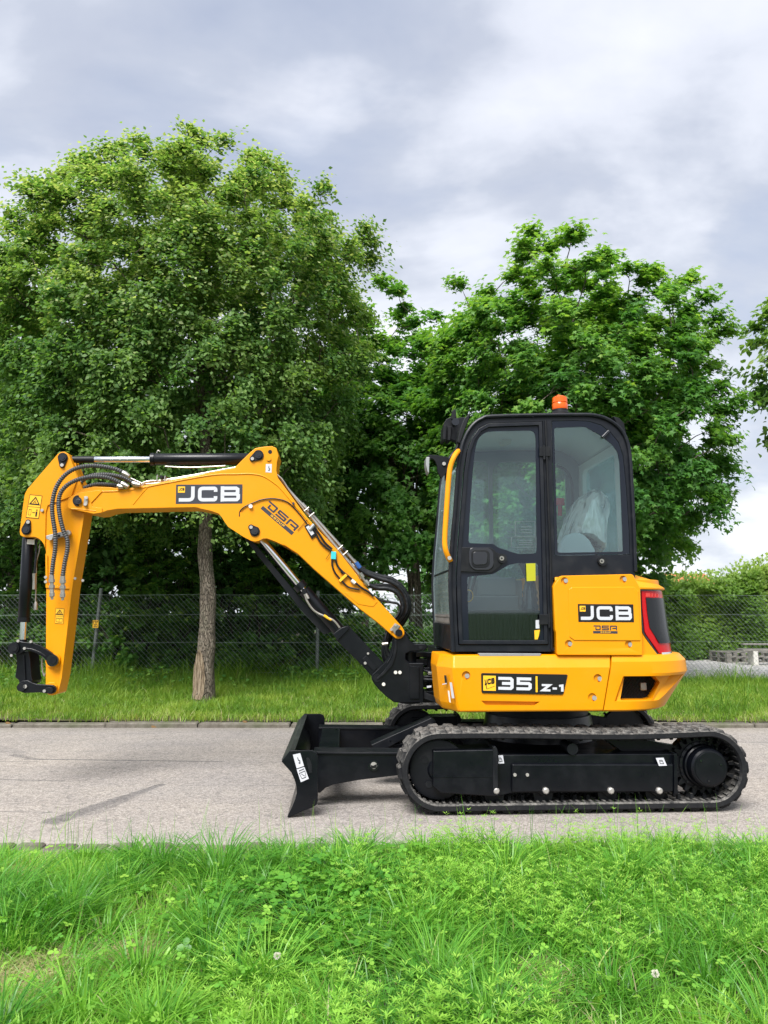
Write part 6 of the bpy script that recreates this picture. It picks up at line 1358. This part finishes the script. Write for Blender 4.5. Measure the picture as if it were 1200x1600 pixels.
# ================================================================== GRASS AND WEEDS
GC = leafm('grass_blade', [(0, (.035, .165, .022)), (.30, (.120, .34, .038)), (.6, (.26, .52, .065)), (.92, (.38, .60, .10)), (.97, (.50, .48, .24)), (1, (.54, .46, .30))], .38, .30, (1.15, 1.2, .6))
def blades(name, X, Y, Zb, H, W_, lean, ang, tone, m, segs=4, label=None, cat=None):
    n = len(X); ts = np.array([0, .3, .58, .82, 1.0]) if segs == 4 else np.array([0, .5, 1.0]); wf = np.array([.8, 1, .8, .5, 0]) if segs == 4 else np.array([1, .75, 0])
    dx, dy = np.cos(ang), np.sin(ang); tw = ang + math.pi / 2 + rng.normal(size=n) * .7; sx, sy = np.cos(tw), np.sin(tw); K = len(ts); V = np.zeros((n, 2 * K - 1, 3)); j = 0
    for i, (t, wq) in enumerate(zip(ts, wf)):
        out = lean * H * t ** 2; up = H * (t - .35 * np.minimum(lean, 1.4) * t ** 2.2)
        cx_ = X + dx * out; cy_ = Y + dy * out; cz_ = Zb + up
        if i < K - 1:
            hw = W_ * wq / 2
            V[:, j] = np.stack([cx_ - sx * hw, cy_ - sy * hw, cz_], 1); V[:, j + 1] = np.stack([cx_ + sx * hw, cy_ + sy * hw, cz_], 1); j += 2
        else: V[:, j] = np.stack([cx_, cy_, cz_], 1)
    f = []
    for i in range(K - 2): f += [2 * i, 2 * i + 1, 2 * i + 3, 2 * i + 2]
    f += [2 * (K - 2), 2 * (K - 2) + 1, 2 * (K - 1)]
    per = [4] * (K - 2) + [3]; fl = np.array(f); F_ = (np.arange(n)[:, None] * (2 * K - 1) + fl[None]).ravel()
    o = npmesh(name, V.reshape(-1, 3), F_, np.tile(per, n), m, np.repeat(tone, K - 1), None, 'stuff', smooth=True)
    return tag(o, label, cat)
def wedge(n, y0, y1, extra=.9, p=1.0):
    """points over the strip of ground the camera can see, with a margin on both sides"""
    y = y0 + (y1 - y0) * rng.random(n) ** p; hw = y * .52 + extra; return (rng.random(n) * 2 - 1) * hw, y
PATCH = [(ground(15, 1575), .17), (ground(440, 1462), .16), (ground(205, 1530), .09), (ground(20, 1395), .10), (ground(850, 1555), .07)]
def bare_k(X, Y): return np.max([np.clip(1.25 - np.hypot((X - p.x), (Y - p.y) * .8) / r_, 0, 1) for p, r_ in PATCH], axis=0)
# near verge: undulating turf
n = 88000; X, Y = wedge(n, 2.0, 4.20, 1.5)
bare = vnoise(X, Y, .22, 31) * .6 + vnoise(X, Y, .5, 32) * .4
big = vnoise(X, Y, .55, 33); fine_ = vnoise(X, Y, .16, 34)
keep = (rng.random(n) < np.clip((np.where(X < -.75, 4.13, 4.20) - Y) / .14, .02, 1)) & (rng.random(n) < np.clip(1.9 - bare * 1.8, .25, 1)) & (rng.random(n) > bare_k(X, Y) * .85); X, Y, big, fine_, bare = X[keep], Y[keep], big[keep], fine_[keep], bare[keep]; n = len(X)
H = (.055 + .13 * big * rng.random(n) + .04 * fine_) * np.clip((4.35 - Y) / .45, .30, 1); tone = np.clip(.30 + .25 * fine_ + .25 * rng.random(n) - .30 * np.clip((big - .5) * 5, 0, 1) + .05 * (X > .3), 0, .9); dry = rng.random(n) < (.03 + .25 * (bare > .72)); tone = np.where(dry, rng.uniform(.94, 1, n), tone)
blades('near_grass', X, Y, near_h(X, Y) - .01, H, .0050 * rng.uniform(.5, 1.4, n), rng.uniform(.1, 1.3, n), rng.random(n) * 6.283, tone, GC, label='short bright green grass of the near verge', cat='grass')
# tufts of long arching blades
TU = []
for k in range(220):
    y = 2.2 + 1.85 * random.random(); x = (random.random() * 2 - 1) * (y * .52 + 1.0)
    if x > .25 and y < 3.5 and random.random() < .30: continue
    TU.append((x, y, random.uniform(.7, 1.15), random.uniform(.0, .30)))
for x0_, y0_, sc_ in ((-1.05, 3.75, 1.35), (-.75, 3.6, 1.35), (-.45, 3.75, 1.25), (-.15, 3.85, 1.25), (-1.5, 3.2, 1.3), (-1.25, 3.05, 1.1), (.15, 3.85, 1.1), (-1.65, 2.9, 1.2), (.5, 3.9, 1.2), (1.75, 3.7, 1.25), (1.4, 3.9, 1.1)): TU += [(x0_ + random.uniform(-.07, .07), y0_ + random.uniform(-.07, .07), sc_, random.uniform(0, .1)) for _ in range(3)]
cx_ = []; 
for x, y, s, t0 in TU:
    m_ = 130; a = rng.random(m_) * 6.283; rr = rng.random(m_) ** .5 * .07 * s; cx_.append(np.stack([x + np.cos(a) * rr, y + np.sin(a) * rr, (.17 if y < 3.6 else .125) * s * rng.uniform(.6, 1.45, m_), np.clip(rr / .07 * .9 + rng.uniform(-.1, .6, m_), .1, 1.7), a + rng.normal(size=m_) * .4, np.clip(t0 + rng.random(m_) * .35, 0, .9)], 1))
A = np.concatenate(cx_); A = A[(A[:, 1] < 4.16) & (bare_k(A[:, 0], A[:, 1]) < .25)]
blades('grass_tufts', A[:, 0], A[:, 1], near_h(A[:, 0], A[:, 1]) - .01, A[:, 2], .0060 * rng.uniform(.5, 1.3, len(A)), A[:, 3], A[:, 4], A[:, 5], GC, label='tufts of long arching dark green grass on the near verge', cat='grass')
Xs, Ys = [], []
for p, r_ in PATCH: m_ = int(9000 * r_); a = rng.random(m_) * 6.28; rr = rng.random(m_) ** .6 * r_ * 1.2; Xs.append(p.x + np.cos(a) * rr); Ys.append(p.y + np.sin(a) * rr * 1.2)
Xs = np.concatenate(Xs); Ys = np.concatenate(Ys); blades('straw', Xs, Ys, near_h(Xs, Ys), rng.uniform(.03, .10, len(Xs)), .003 * np.ones(len(Xs)), rng.uniform(1.2, 2.4, len(Xs)), rng.random(len(Xs)) * 6.28, rng.uniform(.95, 1, len(Xs)), GC, label='dead straw lying in the bare patches of the near verge', cat='straw')
# tall thin flowering stems along the edge of the road
n = 520; X, Y = wedge(n, 3.5, 4.16); blades('seed_stems', X, Y, near_h(X, Y), rng.uniform(.14, .34, n), .0026 * np.ones(n), rng.uniform(.0, .5, n), rng.random(n) * 6.28, np.clip(rng.random(n) * .9, 0, .98), GC, label='thin tall grass stems standing against the road', cat='grass')
# feathery whorled weeds (right half) and clover
def weeds(name, n, xr, yr, hr, lab, lm, leafl=.031, nwh=7, nl=7, tone0=.28):
    X = rng.uniform(*xr, n); Y = rng.uniform(*yr, n); k = (vnoise(X, Y, .35, 51) > .33) & (bare_k(X, Y) < .3); X, Y = X[k], Y[k]; n = len(X)
    Hs = rng.uniform(*hr, n) * (.6 + .8 * vnoise(X, Y, .5, 52)); la = rng.random(n) * 6.28; ll = rng.uniform(.05, .5, n)
    C, NN, T, S, tn = [], [], [], [], []
    tb = rng.random(n) * .25 + tone0 + .2 * vnoise(X, Y, .25, 53)
    for i in range(nwh):
        t = (i + 1.2) / (nwh + .2); al_ = la + rng.normal(size=n) * .5; px = X + np.cos(al_) * Hs * ll * t * t; py = Y + np.sin(al_) * Hs * ll * t * t; pz = near_h(X, Y) + Hs * t
        a0 = rng.random(n) * 6.28
        for j in range(nl):
            a = a0 + j * 6.283 / nl; d = np.stack([np.cos(a), np.sin(a), rng.uniform(.1, 1.3, n)], 1); C.append(np.stack([px, py, pz + rng.normal(size=n) * .004], 1)); T.append(d); NN.append(np.stack([-np.cos(a) * .35, -np.sin(a) * .35, np.ones(n)], 1)); S.append(leafl * rng.uniform(.7, 1.3, n) * (1.15 - .55 * t)); tn.append(np.clip(tb + .22 * t, 0, .84))
    NAR = (np.array([(0, 0, 0), (-.11, .5, .02), (0, 1, 0), (.11, .5, .02)], float), [(0, 3, 2, 1)])
    tag(scatter(name, NAR, np.concatenate(C), np.concatenate(NN), np.concatenate(T), np.concatenate(S), lm, np.concatenate(tn), None, 'stuff'), lab, 'weeds')
    return X, Y, Hs, la, ll
WX = weeds('feathery_weeds', 3500, (-.15, 3.3), (2.05, 3.95), (.07, .20), 'feathery light green whorled weeds covering the right of the near verge', GC)
blades('weed_stems', WX[0], WX[1], near_h(WX[0], WX[1]), WX[2], np.full(len(WX[0]), .002), WX[4], WX[3], np.full(len(WX[0]), .55), GC, 2, label='thin stems of the feathery weeds on the near verge', cat='weeds')
WX = weeds('sparse_weeds', 900, (-2.3, .1), (2.05, 3.2), (.05, .13), 'scattered small whorled weeds at the bottom left of the verge', GC)
def clover(n, x0, x1, y0, y1, name, lab, size=.020, tone=(.15, .55), hr=(.05, .13), nl=3):
    X = rng.normal((x0 + x1) / 2, (x1 - x0) / 3.2, n); Y = rng.normal((y0 + y1) / 2, (y1 - y0) / 3.2, n); k = Y < 4.05; X, Y = X[k], Y[k]; n = len(X); Zc = near_h(X, Y) + rng.uniform(*hr, n); a0 = rng.random(n) * 6.28; tilt = rng.normal(size=(n, 3)) * .25
    OV = (np.array([(0, 0, 0), (-.38, .35, .06), (-.36, .8, .03), (0, 1, 0), (.36, .8, .03), (.38, .35, .06)], float), [(0, 3, 2, 1), (0, 5, 4, 3)])
    C, NN, T, S, tn = [], [], [], [], []; tb = rng.uniform(*tone, n)
    for j in range(nl):
        a = a0 + j * 6.283 / nl; C.append(np.stack([X, Y, Zc], 1)); T.append(np.stack([np.cos(a), np.sin(a), np.full(n, .12)], 1)); NN.append(np.stack([np.zeros(n), np.zeros(n), np.ones(n)], 1) + tilt); S.append(size * rng.uniform(.7, 1.3, n)); tn.append(tb + rng.uniform(-.05, .05, n))
    tag(scatter(name, OV, np.concatenate(C), np.concatenate(NN), np.concatenate(T), np.concatenate(S), GC, np.clip(np.concatenate(tn), 0, .9), None, 'stuff'), lab, 'clover')
g0 = ground(520, 1455); clover(900, g0.x - .38, g0.x + .32, g0.y - .38, g0.y + .38, 'clover_patch', 'patch of dark clover leaves in the middle of the near verge', .024, (.05, .45))
clover(1500, -2.2, 2.6, 2.0, 3.9, 'scattered_clover', 'clover leaves scattered through the near verge', .017, (.25, .75))
# a few single plants one can pick out
def broad(u, v, h, n, lab, size=.10, tone=.7, z=.02):
    p = ground(u, v, z); C = np.zeros((n, 3)); a = rng.random(n) * 6.28; T = np.stack([np.cos(a), np.sin(a), rng.uniform(.7, 1.6, n)], 1); NN = np.stack([-np.cos(a), -np.sin(a), np.full(n, .8)], 1)
    t = thing('broad_leaved_weed', lab, 'weed', (p.x, p.y, z)); C[:, 2] = rng.uniform(0, h * .5, n)
    LV = (np.array([(0, 0, 0), (-.12, .35, .03), (-.16, .7, .05), (0, 1.05, -.05), (.16, .7, .05), (.12, .35, .03)], float), [(0, 3, 2, 1), (0, 5, 4, 3)])
    for i in range(n): scatter('leaf', LV, C[i:i + 1], NN[i:i + 1], T[i:i + 1], np.array([size * random.uniform(.8, 1.2)]), GC, np.array([tone + random.uniform(-.1, .1)]), t)
broad(940, 1500, .12, 3, 'single upright broad blade weed right of centre in the near verge', .11, .6)
broad(505, 1395, .10, 5, 'dark dock plant near the middle of the verge top', .16, .25); broad(1115, 1445, .10, 4, 'pale broad-leaved weed near the right edge of the verge', .12, .65); broad(925, 1595, .06, 5, 'rosette of rounded leaves at the very bottom right of centre', .10, .8); broad(255, 1550, .06, 4, 'small rosette at the bottom left of the near verge', .09, .6)
def flowers():
    for k, (u, v, lab) in enumerate(((433, 1521, 'white clover flower head low in the middle of the near verge'), (1025, 1545, 'white clover flower head at the bottom right'))):
        p = ground(u, v, .12); t = thing('clover_flower', lab, 'flower', (p.x, p.y, near_h(np.array(p.x), np.array(p.y)).item()))
        mb = MB(); mb.tube([(0, 0, 0), (.004, 0, .06), (0, 0, .12)], .0012, 4); mb.obj('stem', M['stem'], t)
        r_ = np.random.default_rng(k); d = unit(r_.normal(size=(60, 3))); scatter('petals', SIMPLE, d * .004 + np.array([0, 0, .124]), np.cross(d, np.array([0, 0, 1.0])) + d * .01, d, np.full(60, .009), M['petal'], np.full(60, .5), t, 'stuff')
M['stem'] = mat('green_stem', (.05, .15, .02), .6); M['petal'] = mat('clover_petal', (.62, .60, .50), .7)
flowers()
# far verge
n = 120000; y = 8.57 + 3.84 * rng.random(n) ** .8; x = (rng.random(n) * 2 - 1) * (y * .52 + 1.0); big = vnoise(x, y, .8, 71); fn_ = vnoise(x, y, .25, 72)
back = np.clip((y - 10.2) / 1.6, 0, 1); keep = (rng.random(n) < np.clip((y - 8.50) / .12, .8, 1)); x, y, big, fn_, back = x[keep], y[keep], big[keep], fn_[keep], back[keep]; n = len(x)
H = .06 + .08 * big * rng.random(n) + back * (.20 * rng.random(n) + .12 * big) * np.where(x > 4.2, .45, 1) + .04 * rng.random(n); tone = np.clip(.16 + .55 * fn_ + .25 * rng.random(n) - .12 * back + .1 * (rng.random(n) < .15), 0, .92); dry = rng.random(n) < .02 + .22 * (y < 8.98) * (fn_ > .45); tone = np.where(dry, rng.uniform(.93, 1, n), tone)
GF = leafm('far_grass_blade', [(0, (.060, .170, .020)), (.35, (.14, .28, .030)), (.7, (.25, .38, .050)), (.92, (.36, .47, .085)), (.97, (.42, .40, .18)), (1, (.50, .42, .26))], .45, .5, (1.2, 1.25, .5))
blades('far_grass', x, y, far_h(x, y) - .01, H, .0085 * rng.uniform(.6, 1.4, n), rng.uniform(.1, 1.1, n), rng.random(n) * 6.283, tone, GF, 2, label='rough grass of the far verge up to the fence', cat='grass')
n = 15000; x = (rng.random(n) * 2 - 1) * 7.4; y = rng.uniform(9.0, 12.2, n); k = vnoise(x, y, .38, 81) > .60 - .10 * (y > 10.6) + .08 * (x > 4.2); x, y = x[k], y[k]; n = len(x)
blades('verge_clumps', x, y, far_h(x, y) - .01, rng.uniform(.10, .34, n) * (.6 + vnoise(x, y, .9, 82)), .008 * rng.uniform(.5, 1.3, n), rng.uniform(.2, 1.2, n), rng.random(n) * 6.28, np.clip(vnoise(x, y, .45, 83) * .8 + rng.random(n) * .3 - .1, 0, .98), GF, label='taller darker clumps of grass scattered over the far verge', cat='grass')
# long grass and herbs along the foot of the fence
n = 16000; x = (rng.random(n) * 2 - 1) * 7.6; y = rng.normal(12.05, .28, n); k = (vnoise(x, y, .5, 75) > .25) & (y < 12.9) & ((x < 4.3) | (rng.random(n) < .12)); x, y = x[k], y[k]; n = len(x)
blades('fence_foot_grass', x, y, far_h(x, np.minimum(y, 12.9)) - .02, rng.uniform(.15, .52, n) * (.5 + vnoise(x, y, .6, 76) * .9), .009 * rng.uniform(.6, 1.3, n), rng.uniform(.1, .9, n), rng.random(n) * 6.28, np.clip(rng.random(n) * .75, 0, .9), GF, label='long uncut grass along the foot of the fence', cat='grass')
# leafy herbs in front of the fence left of the trunk
n = 9000; x = rng.uniform(-6.5, 3.5, n); y = rng.normal(11.85, .45, n); k = vnoise(x, y, .6, 78) > .42; x, y = x[k], y[k]; n = len(x); z = far_h(x, y) + rng.random(n) * .38 * vnoise(x, y, .5, 79)
tag(scatter('verge_herbs', LINDEN, np.stack([x, y, z], 1), np.array([0, -.3, 1]) + rng.normal(size=(n, 3)) * .4, rng.normal(size=(n, 3)), .06 * rng.uniform(.5, 1.2, n), BC, rng.random(n) * .95, None, 'stuff'), 'leafy herbs growing at the foot of the fence', 'weeds')
# beyond the camera's back and to the sides: coarse far ground stays plain
# a few fallen leaves on the kerb and road edge
for k, (u, v) in enumerate(((8, 1130), (236, 1136), (379, 1128), (1170, 1318))):
    p = ground(u, v, .10 if v < 1200 else .01); pz = .10 if v < 1140 else .012
    o = scatter('fallen_leaf', LINDEN, np.array([[0, 0, 0.0]]), np.array([[.3, -.4, 1]]), np.array([[1, .5, .2]]), np.array([.055]), M['dryleaf'] if 'dryleaf' in M else M.setdefault('dryleaf', mat('dry_leaf', (.16, .09, .03), .7)), np.array([.5]))
    o.location = (p.x, p.y, pz); tag(o, ('brown fallen leaf at the left end of the kerb', 'brown fallen leaf beside the kerb left of the trunk', 'brown fallen leaf on the kerb right of the trunk', 'orange-brown leaf at the near road edge on the right')[k], 'leaf')
